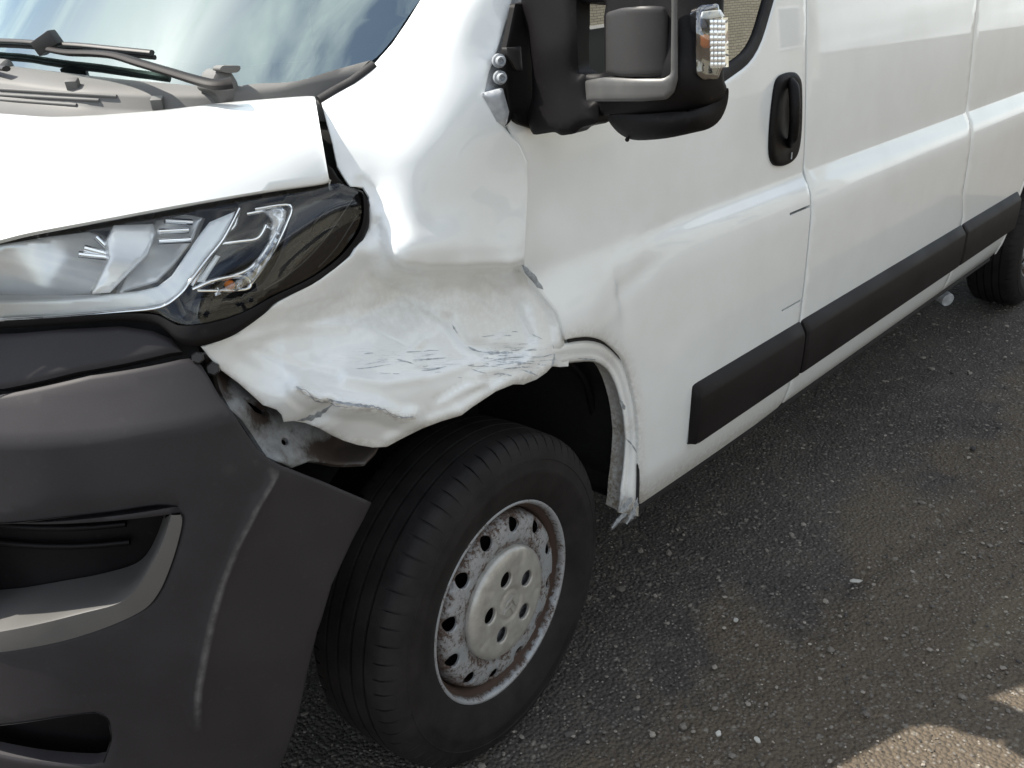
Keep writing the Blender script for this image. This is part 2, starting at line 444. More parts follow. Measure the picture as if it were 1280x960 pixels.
def lathe(name, prof, material, parent, seg=96, wear=None):
    """profile of (radius, offset along the axle); axle = local y"""
    V = []; Fc = []; n = len(prof)
    for k in range(seg):
        th = 2*math.pi*k/seg
        for r, y in prof: V.append((r*math.cos(th), y, r*math.sin(th)))
    for k in range(seg):
        l = (k+1) % seg
        for i in range(n-1): Fc.append((k*n+i, k*n+i+1, l*n+i+1, l*n+i))
    me = mesh(name, V, Fc)
    if wear is not None:
        a = me.attributes.new('wear', 'FLOAT', 'POINT'); a.data.foreach_set('value', np.tile(np.array(wear, np.float32), seg))
    o = link(name, me, material, parent); recalc(o); return o
def recalc(o):
    bm = bmesh.new(); bm.from_mesh(o.data); bmesh.ops.recalc_face_normals(bm, faces=bm.faces); bm.to_mesh(o.data); bm.free(); o.data.update()
def box(name, lo, hi, material, parent=None, bev=.004, rot=None, loc=None):
    bm = bmesh.new(); bmesh.ops.create_cube(bm, size=1)
    lo = np.array(lo, float); hi = np.array(hi, float)
    for v in bm.verts: v.co = Vector(((lo+hi)/2+np.array(v.co)*(hi-lo)))
    if bev: bmesh.ops.bevel(bm, geom=bm.edges[:], offset=min(bev, .4*float(min(hi-lo))), segments=2, affect='EDGES', profile=.6)
    me = bpy.data.meshes.new(name); bm.to_mesh(me); bm.free()
    from mathutils import Euler
    if rot is not None: me.transform(Euler(rot).to_matrix().to_4x4())
    if loc is not None: me.transform(Matrix.Translation(Vector([float(c) for c in loc])))
    return sharp(link(name, me, material, parent), 40)
def extrude_poly(name, P, vec, material, parent, bev=.002):
    """flat 3-D polygon extruded along vec, closed and bevelled"""
    bm = bmesh.new(); vs_ = [bm.verts.new(Vector(map(float, p))) for p in P]; f = bm.faces.new(vs_)
    r = bmesh.ops.extrude_face_region(bm, geom=[f]); nv = [g for g in r['geom'] if isinstance(g, bmesh.types.BMVert)]
    bmesh.ops.translate(bm, verts=nv, vec=Vector(map(float, vec)))
    bmesh.ops.recalc_face_normals(bm, faces=bm.faces)
    if bev: bmesh.ops.bevel(bm, geom=[e for e in bm.edges if e.calc_face_angle(0) > .6], offset=bev, segments=2, affect='EDGES', profile=.6, clamp_overlap=True)
    me = bpy.data.meshes.new(name); bm.to_mesh(me); bm.free()
    return sharp(link(name, me, material, parent), 35)
def loft(name, rows, material, parent, closed=False, out=None):
    R_ = np.array(rows, float); n, k = R_.shape[:2]; V = R_.reshape(-1, 3); Fc = []
    for i in range(n-1):
        for j in range(k if closed else k-1):
            l = (j+1) % k; Fc.append((i*k+j, i*k+l, (i+1)*k+l, (i+1)*k+j))
    if out is not None:
        a, b, c = V[Fc[len(Fc)//2][0]], V[Fc[len(Fc)//2][1]], V[Fc[len(Fc)//2][2]]
        if np.dot(np.cross(b-a, c-a), out) < 0: Fc = [f[::-1] for f in Fc]
    return link(name, mesh(name, V, Fc), material, parent)
def unproject(px, py, surf, U, Vv):
    """(u, v) on the parametric surface seen at each pixel: grid search then Newton"""
    uu, vv = np.meshgrid(U, Vv, indexing='ij'); S = surf(uu.ravel(), vv.ravel()); Q = proj(S)
    dep = (S-CAM)@CF; out = []
    for a, b in zip(np.ravel(px), np.ravel(py)):
        d = np.hypot(Q[:, 0]-a, Q[:, 1]-b)+np.where(dep < .05, 1e6, 0); i = int(np.argmin(d)); x = np.array([uu.ravel()[i], vv.ravel()[i]])
        for _ in range(12):
            f0 = proj(surf(np.array([x[0]]), np.array([x[1]])))[0]; e = 1e-4
            fu = (proj(surf(np.array([x[0]+e]), np.array([x[1]])))[0]-f0)/e; fv = (proj(surf(np.array([x[0]]), np.array([x[1]+e])))[0]-f0)/e
            J = np.stack([fu, fv], -1)
            try: s = np.linalg.solve(J, np.array([a, b])-f0)
            except np.linalg.LinAlgError: break
            s = np.clip(s, -.1, .1); x = x+s
            if np.abs(s).max() < 1e-6: break
        out.append(x)
    return np.array(out)

# ------------------------------------------------------------------ ground
def build_ground():
    V = []; Fc = []
    # fine sheet near the van, coarse skirt to the horizon
    xs = np.r_[-60, -20, -8, np.arange(-1, 4.5, .025), 9, 20, 60]; ys = np.r_[-60, -20, -8, np.arange(-2, .51, .025), 3, 8, 20, 60]
    XX, YY = np.meshgrid(xs, ys, indexing='ij')
    r = np.random.default_rng(3); Z = np.zeros_like(XX)
    for _ in range(26):
        k = r.uniform(1.2, 9, 1)[0]; a = r.uniform(0, 6.28); p = r.uniform(0, 6.28)
        Z += .0035/k**.7*np.sin(k*(XX*math.cos(a)+YY*math.sin(a))+p)
    near = np.exp(-((np.clip(np.abs(XX-1.7)-2., 0, 9)/.3)**2)-((np.clip(np.abs(YY+.8)-.8, 0, 9)/.2)**2))
    # a shallow sunken edge of an old patch in the tarmac
    c = np.array([(.55, -.33), (.95, -.285), (1.25, -.36), (1.6, -.42), (2.0, -.62), (2.3, -.9)])
    d = seg_dist(np.stack([XX.ravel(), YY.ravel()], -1), c).reshape(XX.shape)
    Z = Z*near-.016*np.exp(-(d/.03)**2)*np.clip(1.2-np.abs(XX-1.4)/1.0, 0, 1)-.006*np.clip((-.36-YY)/.1, 0, 1)*near
    n, k = XX.shape; V = np.stack([XX, YY, Z], -1).reshape(-1, 3)
    Fc = [(i*k+j, (i+1)*k+j, (i+1)*k+j+1, i*k+j+1) for i in range(n-1) for j in range(k-1)]
    o = link('ground', mesh('ground', V, Fc), 'ground'); o['kind'] = 'structure'
    o['label'] = 'worn dark asphalt car park surface with silt and chippings'; o['category'] = 'ground'
    # loose stones
    base = []
    for s in range(6):
        bm = bmesh.new(); bmesh.ops.create_icosphere(bm, subdivisions=1, radius=1)
        rr = random.Random(s)
        for v in bm.verts: v.co *= rr.uniform(.65, 1.15)
        base.append((np.array([v.co[:] for v in bm.verts]), np.array([[v.index for v in f.verts] for f in bm.faces]))); bm.free()
    vs_, fs, tn = [], [], []; nv = 0
    N = 26000
    X = RNG.uniform(-.6, 4.2, N); Y = RNG.uniform(-1.5, .5, N)
    q = proj(np.stack([X, Y, X*0], -1)); ok = (q[:, 0] > -60) & (q[:, 0] < 1400) & (q[:, 1] > 0) & (q[:, 1] < 1080)
    X, Y = X[ok], Y[ok]
    for x, y in zip(X, Y):
        b, f = base[random.randrange(6)]
        t = random.random(); s = random.uniform(.0012, .0028) if t < .87 else random.uniform(.0028, .0062)
        if t > .993: s = random.uniform(.006, .0115)
        a = random.uniform(0, 6.28); ca, sa = math.cos(a), math.sin(a)
        p = b*np.array([s*random.uniform(.8, 1.5), s, s*random.uniform(.45, .75)])
        p = np.stack([p[:, 0]*ca-p[:, 1]*sa+x, p[:, 0]*sa+p[:, 1]*ca+y, p[:, 2]+s*.2], -1)
        vs_.append(p); fs.append(f+nv); nv += len(p); tn.append(np.full(len(p), min(1, max(0, random.betavariate(1.2, 2.6)))))
    V = np.vstack(vs_); Fa = np.vstack(fs)
    V[:, 2] += 0.0
    me = mesh('loose_chippings', V, Fa); a = me.attributes.new('tone', 'FLOAT', 'POINT'); a.data.foreach_set('value', np.concatenate(tn).astype(np.float32))
    g = link('loose_chippings', me, 'stone', None, False); g['kind'] = 'stuff'; g['label'] = 'loose pale chippings scattered over the dark asphalt'; g['category'] = 'gravel'
build_ground()

# ------------------------------------------------------------------ van: surfaces
van = bpy.data.objects.new('van', None); COL.objects.link(van)
van['label'] = 'white panel van with a crushed front wing and dark grey bumper'; van['category'] = 'van'

PROF = hermite([.26, .30, .335, .37, .43, .55, .75, .86, .91, .945, .974, .980, 1.03, 1.1, 1.25, 1.4, 1.8, 2.15, 2.36],
               [.075, .05, .032, .018, .006, 0, -.004, -.004, .000, .010, .0275, .0285, .0295, .033, .043, .055, .10, .15, .21])
def dents(x, z):
    g = lambda cx, cz, sx, sz, a, rot=0: a*np.exp(-((((x-cx)*math.cos(rot)+(z-cz)*math.sin(rot))/sx)**2+((-(x-cx)*math.sin(rot)+(z-cz)*math.cos(rot))/sz)**2))
    d = g(.13, .955, .07, .05, .014)+g(.25, .865, .075, .065, -.011)+g(.335, .88, .022, .06, .005, .3)+g(.40, .90, .14, .018, .004, .25)+g(.36, .96, .10, .015, -.003, .35)
    d = d+g(.45, .72, .12, .16, .004)+g(.14, 1.07, .05, .08, .006)+g(.33, .955, .06, .010, .0028, .30)+g(.40, .945, .06, .009, -.0025, .30)+g(.50, .965, .08, .009, .0015, .25)+g(.24, .80, .05, .05, .004)+g(.31, .90, .012, .05, -.003, .2)
    return d
def side(x, z):
    x = np.asarray(x, float); z = np.asarray(z, float)
    fade = 1/(1+np.exp(-(x-.45)/.13))          # the ledge dies out towards the front wheel arch
    p = PROF(z); soft = np.interp(z, [.26, .43, .55, .8, 1.0, 1.1, 1.25, 1.4, 1.8, 2.15, 2.36], [.075, .006, 0, -.002, .016, .028, .043, .055, .10, .15, .21])
    y = p*(.25+.75*fade)+soft*(.75-.75*fade)+dents(x, z)*(x < 1.15)
    y = y+.05*np.clip((-x-.05)/.4, 0, 2)**2
    return np.stack([x, y, z], -1)
def shift(f, d):
    def g(a, b):
        p = f(a, b).copy(); p[..., 1] += d; return p
    return g
ARCH = (0., .335)
def arc(r, a0, a1, n=24, c=ARCH):
    return np.array([(c[0]+r*math.cos(math.radians(a)), c[1]+r*math.sin(math.radians(a))) for a in np.linspace(a0, a1, n)])

# --- front door: opening for the window, cut-out for the fuel flap
seam = np.array([(.062, 1.235), (.075, 1.17), (.064, 1.10), (.055, 1.03), (.075, .985), (.122, .925), (.160, .86), (.178, .80)])
seam_s = spline(seam, 5)
def spx(L_): return unproject([a for a, b in L_], [b for a, b in L_], side, np.linspace(-.3, 1.4, 60), np.linspace(.28, 1.4, 50))
OC = spline(spx([(708, 425), (722, 422.5), (737, 422), (751, 425), (763, 432), (775, 443), (784, 457), (791, 482), (797, 512), (799.5, 545), (799.5, 580), (799, 615), (799, 640)]), 4)
SEAM_PX = [(634, 163), (645, 180), (653, 203), (654, 240), (652, 280), (650, 316), (651, 333), (664, 348), (675, 363), (688, 379), (697, 391), (703, 405), (706, 416)]
seam_s = np.vstack([[(.062, 1.235)], spline(spx(SEAM_PX[1:]), 4)])
DR = 1.146
door_poly = np.vstack([seam_s, OC, [(DR-.004, .333)],
                       [(DR-.004, .655)], [(DR-.002, 1.0), (1.135, 1.25), (1.118, 1.7), (1.085, 2.02)],
                       [(1.02, 2.06), (.80, 2.06), (.62, 1.96), (.40, 1.70), (.22, 1.47), (.10, 1.31)]])
win = rounded([(.16, 1.225), (.70, 1.215), (.90, 1.265), (1.035, 1.47), (1.03, 1.98), (.82, 2.0), (.68, 1.93), (.45, 1.66), (.20, 1.36)], .07, 6)
flap = rounded([(1.028, .653), (1.1395, .653), (1.1395, .897), (1.028, .897)], .012, 4)
door_poly2 = door_poly
def wear_door(u, v, P):
    w = .55*np.exp(-((v-.34)/.05)**2)+.35*np.exp(-(seg_dist(np.stack([u, v], -1), OC)/.02)**2)
    return w
def grow(poly, d):
    p = np.array(poly); a = .5*np.sum(p[:, 0]*np.roll(p[:, 1], -1)-np.roll(p[:, 0], -1)*p[:, 1])
    t = np.roll(p, -1, 0)-np.roll(p, 1, 0); t /= np.linalg.norm(t, axis=1)[:, None]+1e-12
    n = np.stack([t[:, 1], -t[:, 0]], -1)*np.sign(a)
    return p+n*d
flap_hole = rounded([(1.0275, .6495), (1.1372, .6495), (1.1372, .9015), (1.0275, .9015)], .004, 3)
door = panel('front_door', [door_poly, win, grow(flap_hole, .0)], .013, side, 'paint', van, (0, -1, 0), attrs={'wear': wear_door}, crisp=(2,), lines=[np.array([(.45, zc), (DR-.01, zc)]) for zc in (.925, .945, .962, .974, .981)])
flap_o = panel('fuel_flap', rounded([(1.0276, .6545), (1.137, .6545), (1.137, .8955), (1.0276, .8955)], .004, 3), .018, side, 'paint', door, (0, -1, 0), edge=0)
seal_in = grow(win, -.026)
panel('window_seal', [grow(win, .003), seal_in], .02, shift(side, .002), 'rubber', door, (0, -1, 0), edge=.004, ew=.008)
panel('window_glass', grow(win, -.02), .05, shift(side, .012), 'sideglass', door, (0, -1, 0), edge=0, flange=0)

# --- sliding door and rear quarter
sl = rounded([(DR+.004, .337), (2.393, .337), (2.393, .62), (2.3465, .70), (2.3465, 2.1), (1.09, 2.1), (1.121, 1.7), (1.139, 1.25), (DR+.003, 1.0)], .012, 3)
sliding = panel('sliding_door', sl, .03, side, 'paint', van, (0, -1, 0), edge=.0018, ew=.0025, attrs={'wear': lambda u, v, P: .4*np.exp(-((v-.34)/.04)**2)}, lines=[np.array([(DR+.012, zc), (2.335, zc)]) for zc in (.90, .945, .974, .981)])
qx = 4.46
rq = np.vstack([[(2.350, 2.1), (2.350, .70), (2.399, .62), (2.399, .337), (2.97, .337)], arc(.435, 178, 2, 26, (3.45, .335)), [(3.93, .337), (qx, .36), (qx, 2.1)]])
quarter = panel('rear_quarter_panel', rq, .035, side, 'paint', van, (0, -1, 0), edge=.0018, ew=.0025, lines=[np.array([(2.362, zc), (4.44, zc)]) for zc in (.90, .945, .974, .981)])
box('sill_underside', (.46, .035, .315), (2.98, .12, .332), 'dark', van, .004)
# gutter line above the doors and the tall roof
roof_rows = []
for x in np.r_[np.linspace(.62, 1.2, 8), np.linspace(1.4, 4.46, 10)]:
    hz = 2.5-.30*np.clip((1.25-x)/.63, 0, 1)**2
    row = [(x, .148, 2.085)]
    for t in np.linspace(0, 1, 21):
        ya = .145+t*(2.05-.29); e = abs(2*t-1)
        row.append((x, ya, 2.12+(hz-2.12)*(1-e**6)**.4))
    row.append((x, 2.05-.148, 2.085)); roof_rows.append(row)
loft('roof', roof_rows, 'paint', van, out=(0, 0, 1))
# far side, rear and floor (needed for shadow and for views from the side)
zz = np.linspace(.3, 2.1, 24)
loft('far_side_panel', [[(x, 2.05-float(PROF(z)), z) for z in zz] for x in np.r_[np.linspace(.05, .6, 6), 1.2, 2.3, 3.4, 4.46]], 'paint', van, out=(0, 1, 0))
rear = [[(4.462+.04*math.sin(math.pi*t), .07+t*1.91, z) for t in np.linspace(0, 1, 7)] for z in np.linspace(.36, 2.3, 5)]
loft('rear_doors', rear, 'paint', van, out=(1, 0, 0))
floor_ = box('underbody', (.50, .13, .30), (4.40, 1.92, .36), 'dark', van, 0)
box('bulkhead', (1.22, .12, .36), (1.25, 1.93, 2.2), 'bulkhead', van, .01)
inner = [[(x, float(side(x, z)[1])+.02, z) for z in np.linspace(.345, 1.13, 24)] for x in np.r_[np.linspace(.46, 1.2, 12), 2.0, 2.4, 2.95]]
loft('inner_sill_shell', inner, 'dark', van, out=(0, -1, 0))
loft('inner_upper_shell', [[(x, float(side(x, z)[1])+.02, z) for z in np.linspace(1.13, 2.1, 10)] for x in (1.065, 1.2, 2.0, 2.4, 2.95)], 'dark', van, out=(0, -1, 0))
box('cab_floor_blocker', (.44, .05, .362), (1.22, 2.0, .40), 'dark', van, 0)  # unseen floor slab, added to stop sun leaking through the cab
box('wheel_house_blocker', (-.45, .14, .90), (.45, 1.94, .93), 'dark', van, 0)  # unseen slab over the wheel, added against the same sun leak
box('firewall_blocker', (.452, .10, .40), (.475, 1.95, 1.15), 'dark', van, 0)  # unseen upright sheet, added to block stray sunlight from the cab
box('engine_bay_blocker', (-.50, .56, .30), (.44, 1.5, .79), 'dark', van, .05)  # unseen plain box, added as a light blocker in the engine bay
# seats
for yy in (.34, 1.35):
    s = box('cab_seat', (.62, yy-.02, .62), (1.14, yy+.46, .80), 'seat', van, .05)
    box('seat_back', (1.0, yy, .78), (1.16, yy+.44, 1.42), 'seat', s, .06)
    box('head_rest', (1.05, yy+.1, 1.44), (1.15, yy+.34, 1.64), 'seat', s, .04)

# --- rub strips
def strip(x0, x1, ends):
    z0, z1 = .436, .592
    def row(x, k):
        yb = float(side(np.array(x), np.array(.5))[1])
        prof = [(z0, .004), (z0+.004, -.016), (z0+.010, -.021), (.5, -.026), (z1-.034, -.027), (z1-.026, -.0245), (z1-.006, -.011), (z1-.001, -.005), (z1, .004)]
        c = (z0+z1)/2
        return [(x, yb+y*(k if y < 0 else 1), c+(z-c)*(.93+.07*k)) for z, y in prof]
    xs = [x0, x0+.003, x0+.01, x0+.025]+list(np.linspace(x0+.1, x1-.1, 8))+[x1-.012, x1-.004, x1]
    ks = [0, .5, .85, 1]+[1]*8+[1, .8, 0]
    if not ends[0]: ks[:4] = [0, .8, .97, 1]
    o = loft('rub_strip', [row(x, k) for x, k in zip(xs, ks)], 'strip', van, out=(0, -1, 0)); recalc(o); sharp(o, 28)
    if np.mean([p.normal.y for p in o.data.polygons]) > 0: o.data.flip_normals()
strip(.612, 1.1445, (1, 0)); strip(1.150, 2.395, (0, 0)); strip(2.400, 3.055, (0, 0))

# --- rear wheel-arch lip, exhaust
ra = [[(3.45+r*math.cos(a), float(PROF(max(.27, .335+r*math.sin(a))))+d, .335+r*math.sin(a)) for r, d in ((.437, .0), (.425, -.004), (.413, 0), (.41, .03), (.41, .3))] for a in np.radians(np.linspace(0, 180, 30))]
o = loft('rear_arch_lip', ra, 'paint', van); recalc(o)
loft('rear_arch_liner', [[(3.45+.42*math.cos(a), y, .335+.42*math.sin(a)) for y in (.05, .5)] for a in np.radians(np.linspace(-5, 185, 24))], 'dark', van)
pp = proj(np.array([[2.75, .2, .2]]))
pA = atz(np.array(1163.), np.array(359.), .235); pB = atz(np.array(1185.), np.array(375.), .215)
tube('exhaust_pipe', [pA+(pA-pB)*4, pA, pB], .027, 'metal', van, 14)

# ------------------------------------------------------------------ front: wing (crumpled), with its own relief
wing_poly = [(402, 128), (408, 152), (416, 180), (422, 208), (430, 221), (438, 233), (455, 234), (462, 246), (461, 285), (440, 320), (401, 350), (348, 378), (333, 391), (296, 417), (264, 430),
             (252, 434), (262, 447), (277, 463), (300, 480), (329, 507), (346, 513), (352, 519), (355, 528), (368, 527), (382, 529), (399, 536), (415, 545), (431, 552), (448, 557), (466, 560), (484, 559),
             (505, 548), (529, 536), (553, 527), (577, 520), (590, 510), (602, 502), (620, 490), (642, 481), (655, 481), (671, 475), (684, 466), (691, 458), (700, 459), (711, 458), (712, 448), (709, 440), (706, 426), (705, 402), (699, 388), (691, 376), (678, 360), (668, 343),
             (656, 331), (657, 318), (659, 280), (661, 240), (660, 205), (650, 182), (634, 163), (618, 141), (606, 116), (611, 92), (624, 56), (635, 20), (640, 0), (650, -45),
             (556, -45), (541, -22), (525, 0), (509, 26), (490, 54), (467, 80), (436, 104)]
wing_ctrl = [  # px, py, metres in from the widest point of the side
    (402, 128, .205), (436, 104, .195), (467, 80, .185), (490, 54, .175), (525, 0, .160), (556, -45, .15), (600, -45, .09), (650, -45, .058),
    (582, 0, .092), (640, 0, .055), (611, 60, .062), (624, 56, .052), (606, 116, .052), (634, 163, .034), (560, 60, .096), (530, 110, .102), (490, 150, .115), (450, 140, .15),
    (412, 165, .155), (422, 208, .13), (438, 232, .112), (462, 246, .098), (470, 225, .098), (500, 200, .085), (560, 160, .064), (570, 220, .050), (620, 220, .037), (659, 205, .027),
    (658, 280, .017), (620, 290, .025), (540, 280, .044), (500, 270, .060), (475, 262, .082), (461, 285, .094), (440, 320, .088), (401, 350, .082), (348, 378, .080), (296, 417, .084), (264, 430, .09),
    # bulging lip over the crushed zone, then the valley
    (478, 300, .070), (488, 325, .058), (506, 333, .048), (535, 334, .038), (585, 331, .028), (640, 328, .015),
    (470, 330, .092), (490, 352, .088), (520, 356, .078), (560, 358, .066), (610, 356, .052), (650, 356, .040),
    (430, 350, .092), (440, 390, .094), (480, 395, .086), (530, 392, .072), (580, 388, .060), (640, 386, .046), (675, 372, .030), (700, 405, .014), (709, 440, .010), (690, 420, .016),
    (380, 400, .092), (340, 430, .088), (300, 450, .086), (277, 462, .088), (330, 500, .072), (400, 450, .070), (470, 450, .052), (540, 450, .038), (600, 440, .034), (650, 430, .028), (665, 462, .014), (640, 470, .016),
    (372, 486, .048), (395, 500, .040), (431, 507, .030), (472, 512, .024), (500, 522, .022), (540, 505, .020), (580, 490, .020),
    (385, 525, .060), (431, 548, .052), (484, 556, .040), (530, 533, .026), (590, 508, .018), (355, 524, .066), (711, 456, .010)]
wing_y = TPS(wing_ctrl, 2e-3)
CREASES = [  # polyline, amplitude (m, + = inwards), half width px
    ([(480, 290), (484, 318), (494, 331), (510, 337), (534, 340), (585, 338), (640, 335), (656, 332)], .003, 6),
    ([(372, 485), (395, 499), (415, 503), (431, 507), (472, 511), (500, 523), (517, 522)], -.015, 17),
    ([(415, 504), (400, 517), (382, 527)], .008, 12),
    ([(561, 401), (568, 413), (582, 430), (602, 440), (650, 441)], .0035, 14),
    ([(577, 520), (560, 500), (600, 470), (660, 452)], -.005, 14),
    ([(690, 458), (672, 468), (642, 474), (602, 494), (577, 512), (530, 528), (484, 550)], -.006, 9),
    ([(660, 340), (676, 366), (690, 384), (698, 404), (699, 430)], -.008, 9),
    ([(300, 450), (330, 470), (372, 485)], .004, 18),
    ([(640, 340), (665, 380), (672, 420), (688, 452)], -.006, 16),
    ([(520, 345), (470, 380), (400, 400), (340, 420)], .004, 22),
    ([(430, 300), (465, 320), (490, 345)], -.004, 14),
    ([(452, 226), (466, 238), (474, 258)], .004, 9),
    ([(470, 347), (520, 376), (561, 401), (585, 432), (650, 441)], .0045, 10),
    ([(430, 470), (480, 479), (540, 471), (600, 452)], -.0035, 9),
    ([(318, 436), (372, 460), (424, 470)], .0045, 9),
    ([(604, 347), (640, 381), (662, 424)], .005, 10),
    ([(545, 500), (580, 479), (622, 468)], .0035, 7),
    ([(300, 425), (360, 411), (430, 406)], -.0035, 10)]
LIP = np.array([(474, 268), (478, 298), (485, 320), (496, 332), (512, 337.5), (534, 339.5), (585, 337.5), (640, 334.5), (657, 331)], float)
LIPZONE = np.vstack([LIP, [(690, 372), (720, 420), (720, 480), (600, 640), (300, 640), (230, 430), (400, 345), (455, 300)]])
_fp = np.vstack([np.random.default_rng(21).uniform((270, 350), (715, 575), (70, 2)), [(200, 250), (200, 650), (800, 250), (800, 650)]])
_fv = np.r_[np.random.default_rng(22).normal(0, .0028, 70), 0, 0, 0, 0]
_ft = [f for f in delaunay_2d_cdt([Vector(map(float, p)) for p in _fp], [], [], 0, 1e-6)[2]]
def facets(Q):
    o_ = np.zeros(len(Q))
    for f in _ft:
        a, b, c = _fp[list(f)]; d = (b[1]-c[1])*(a[0]-c[0])+(c[0]-b[0])*(a[1]-c[1])
        l0 = ((b[1]-c[1])*(Q[:, 0]-c[0])+(c[0]-b[0])*(Q[:, 1]-c[1]))/d; l1 = ((c[1]-a[1])*(Q[:, 0]-c[0])+(a[0]-c[0])*(Q[:, 1]-c[1]))/d; l2 = 1-l0-l1
        k = (l0 >= -1e-9) & (l1 >= -1e-9) & (l2 >= -1e-9); v = _fv[list(f)]; o_[k] = (l0*v[0]+l1*v[1]+l2*v[2])[k]
    return o_
def wingf(px, py):
    px = np.asarray(px, float); py = np.asarray(py, float)
    y = wing_y(px, py); Q = np.stack([px, py], -1)
    for pl, a, w in CREASES:
        y = y+a*np.clip(1-seg_dist(Q, pl)/w, 0, 1)
    ld = seg_dist(Q, LIP); low_ = inside(Q, LIPZONE)
    y = y+np.where(low_, .016*np.clip(ld/4, 0, 1)*np.exp(-ld/42), -.004*np.exp(-((ld-7)/7)**2))*np.clip((px-466)/30, 0, 1)
    # small buckles in the crushed zone
    k = np.clip((py-345)/40, 0, 1)*np.clip((px-300)/60, 0, 1)
    y = y+k*facets(Q)
    return aty(px, py, y)
def wing_wear(u, v, P):
    Q = np.stack([u, v], -1)
    w = .75*np.exp(-(seg_dist(Q, [(372, 485), (395, 499), (415, 503), (431, 507), (472, 511), (500, 523), (517, 522)])/4)**2)
    w = np.maximum(w, .5*np.exp(-(seg_dist(Q, [(277, 463), (329, 507), (355, 528), (399, 536), (431, 552), (484, 559), (529, 536), (577, 520), (642, 481), (691, 458)])/7)**2))
    w = np.maximum(w, .22*np.exp(-(((u-540)/200)**2+((v-385)/40)**2)))
    return w
def wing_scuff(u, v, P):
    a = np.exp(-(((u-640)/48)**2+((v-448)/30)**2)); b = .8*np.exp(-(((u-505)/75)**2+((v-449)/16)**2)); c = .6*np.exp(-(seg_dist(np.stack([u, v], -1), [(372, 485), (431, 507), (517, 522)])/9)**2)
    return np.maximum(a, np.maximum(b, c))
PXM = .0014
wing = panel('front_wing', wing_poly, 4.5, wingf, 'scuffed', van, None, edge=.0012, ew=.0025, flange=.004, lines=[LIP, LIP[2:-1]+np.array([0, 4.5])]+[c[0] for c in CREASES[1:3]]+[CREASES[-2][0], CREASES[-3][0], CREASES[-4][0]], attrs={'wear': wing_wear, 'scuff': wing_scuff}, scale=PXM, uv=.01)
wing['label'] = 'crushed white front wing with torn lower edge'
def ribbon(name, pts, w, material, parent, mapf, lift=.0009):
    """thin torn/scraped mark lying on a surface given in pixel space"""
    p = resample(spline(pts, 4), 3., False); n = len(p); rr = random.Random(int(p[0][0]*7+p[0][1]))
    t = np.gradient(p, axis=0); t /= np.linalg.norm(t, axis=1)[:, None]; nn = np.stack([-t[:, 1], t[:, 0]], -1)
    wd = np.array([w*rr.uniform(.35, 1.25)*min(1, .25+3*min(i, n-1-i)/max(1, n-1)) for i in range(n)])[:, None]
    a = mapf(*(p+nn*wd*.5).T); b = mapf(*(p-nn*wd*.5).T)
    va = lambda q: q+(CAM-q)/np.linalg.norm(CAM-q, axis=1)[:, None]*lift
    return np.vstack([va(a), va(b)]), [(i, i+1, n+i+1, n+i) for i in range(n-1)]
def ribbons(name, L_, material, parent, mapf):
    for pts, w in L_:
        v, f = ribbon(name, pts, w, material, parent, mapf); link(name, mesh(name, v, f), material, parent)
def fine_scratches(name, n, c, sd, material, parent, mapf, lo=4, hi=16):
    V = []; Fc = []; k = 0; rr = random.Random(11)
    for _ in range(n):
        x, y = rr.gauss(c[0], sd[0]), rr.gauss(c[1], sd[1]); l = rr.uniform(lo, hi); a = rr.gauss(-.05, .12)
        if not inside(np.array([(x, y-3), (x, y+6), (x+l, y+6), (x+l+4, y)]), wing_poly).all(): continue
        v, f = ribbon(name, [(x, y), (x+l*.5*math.cos(a), y+l*.5*math.sin(a)+rr.uniform(-.8, .8)), (x+l*math.cos(a), y+l*math.sin(a))], rr.uniform(.5, 1.5), material, parent, mapf, .0006)
        V.append(v); Fc += [tuple(i+k for i in q) for q in f]; k += len(v)
    o = link(name, mesh(name, np.vstack(V), Fc), material, parent); o['kind'] = 'stuff'; return o
ribbons('torn_paint_edge', [([(370, 483), (384, 492), (395, 500), (410, 503)], 5.5), ([(408, 498), (425, 503), (436, 505), (472, 510), (486, 517), (500, 522), (517, 521)], 4.2), ([(415, 506), (402, 516), (390, 522), (372, 526)], 7), ([(410, 501), (424, 506), (440, 507)], 7)], 'primer', wing, wingf)
ribbons('scrape_mark', [([(561, 401), (566, 408), (572, 417)], 2), ([(582, 429), (590, 436), (602, 440)], 2.2), ([(602, 440), (622, 441), (650, 440)], 3), ([(622, 449), (636, 447), (655, 446)], 2),
          ([(630, 461), (642, 460), (651, 459)], 2.4), ([(516, 450), (535, 449), (558, 447)], 1.8), ([(527, 463), (540, 462), (558, 458)], 1.6), ([(455, 442), (466, 441)], 1.6), ([(508, 440), (528, 439)], 1.3),
          ([(445, 461), (465, 459), (488, 455)], 1.2), ([(617, 468), (628, 467), (640, 470)], 2), ([(652, 462), (664, 466), (672, 470)], 2), ([(664, 446), (678, 446), (690, 443)], 2), ([(588, 458), (612, 458)], 1.2), ([(640, 452), (670, 455)], 1.4),
          ([(691, 430), (693, 445), (690, 458)], 2.5), ([(657, 336), (668, 347), (676, 359)], 5), ([(602, 421), (618, 419)], 1.2), ([(665, 418), (678, 424)], 1.2)], 'scuffgrey', wing, wingf)

panel('folded_edge', [(655, 332), (659, 334), (663, 339), (669, 343), (673, 351), (678, 357), (680, 362), (674, 360), (668, 352), (664, 348), (659, 342)], 3., lambda a, b: aty(a, b, .004-.0001*a*0), 'primer', wing, None, edge=.001, ew=.002, flange=.004, scale=PXM)
fine_scratches('fine_scratches', 46, (640, 448), (28, 12), 'scuffgrey', wing, wingf)
fine_scratches('fine_scratches', 16, (515, 452), (48, 9), 'scuffgrey', wing, wingf, 6, 26)
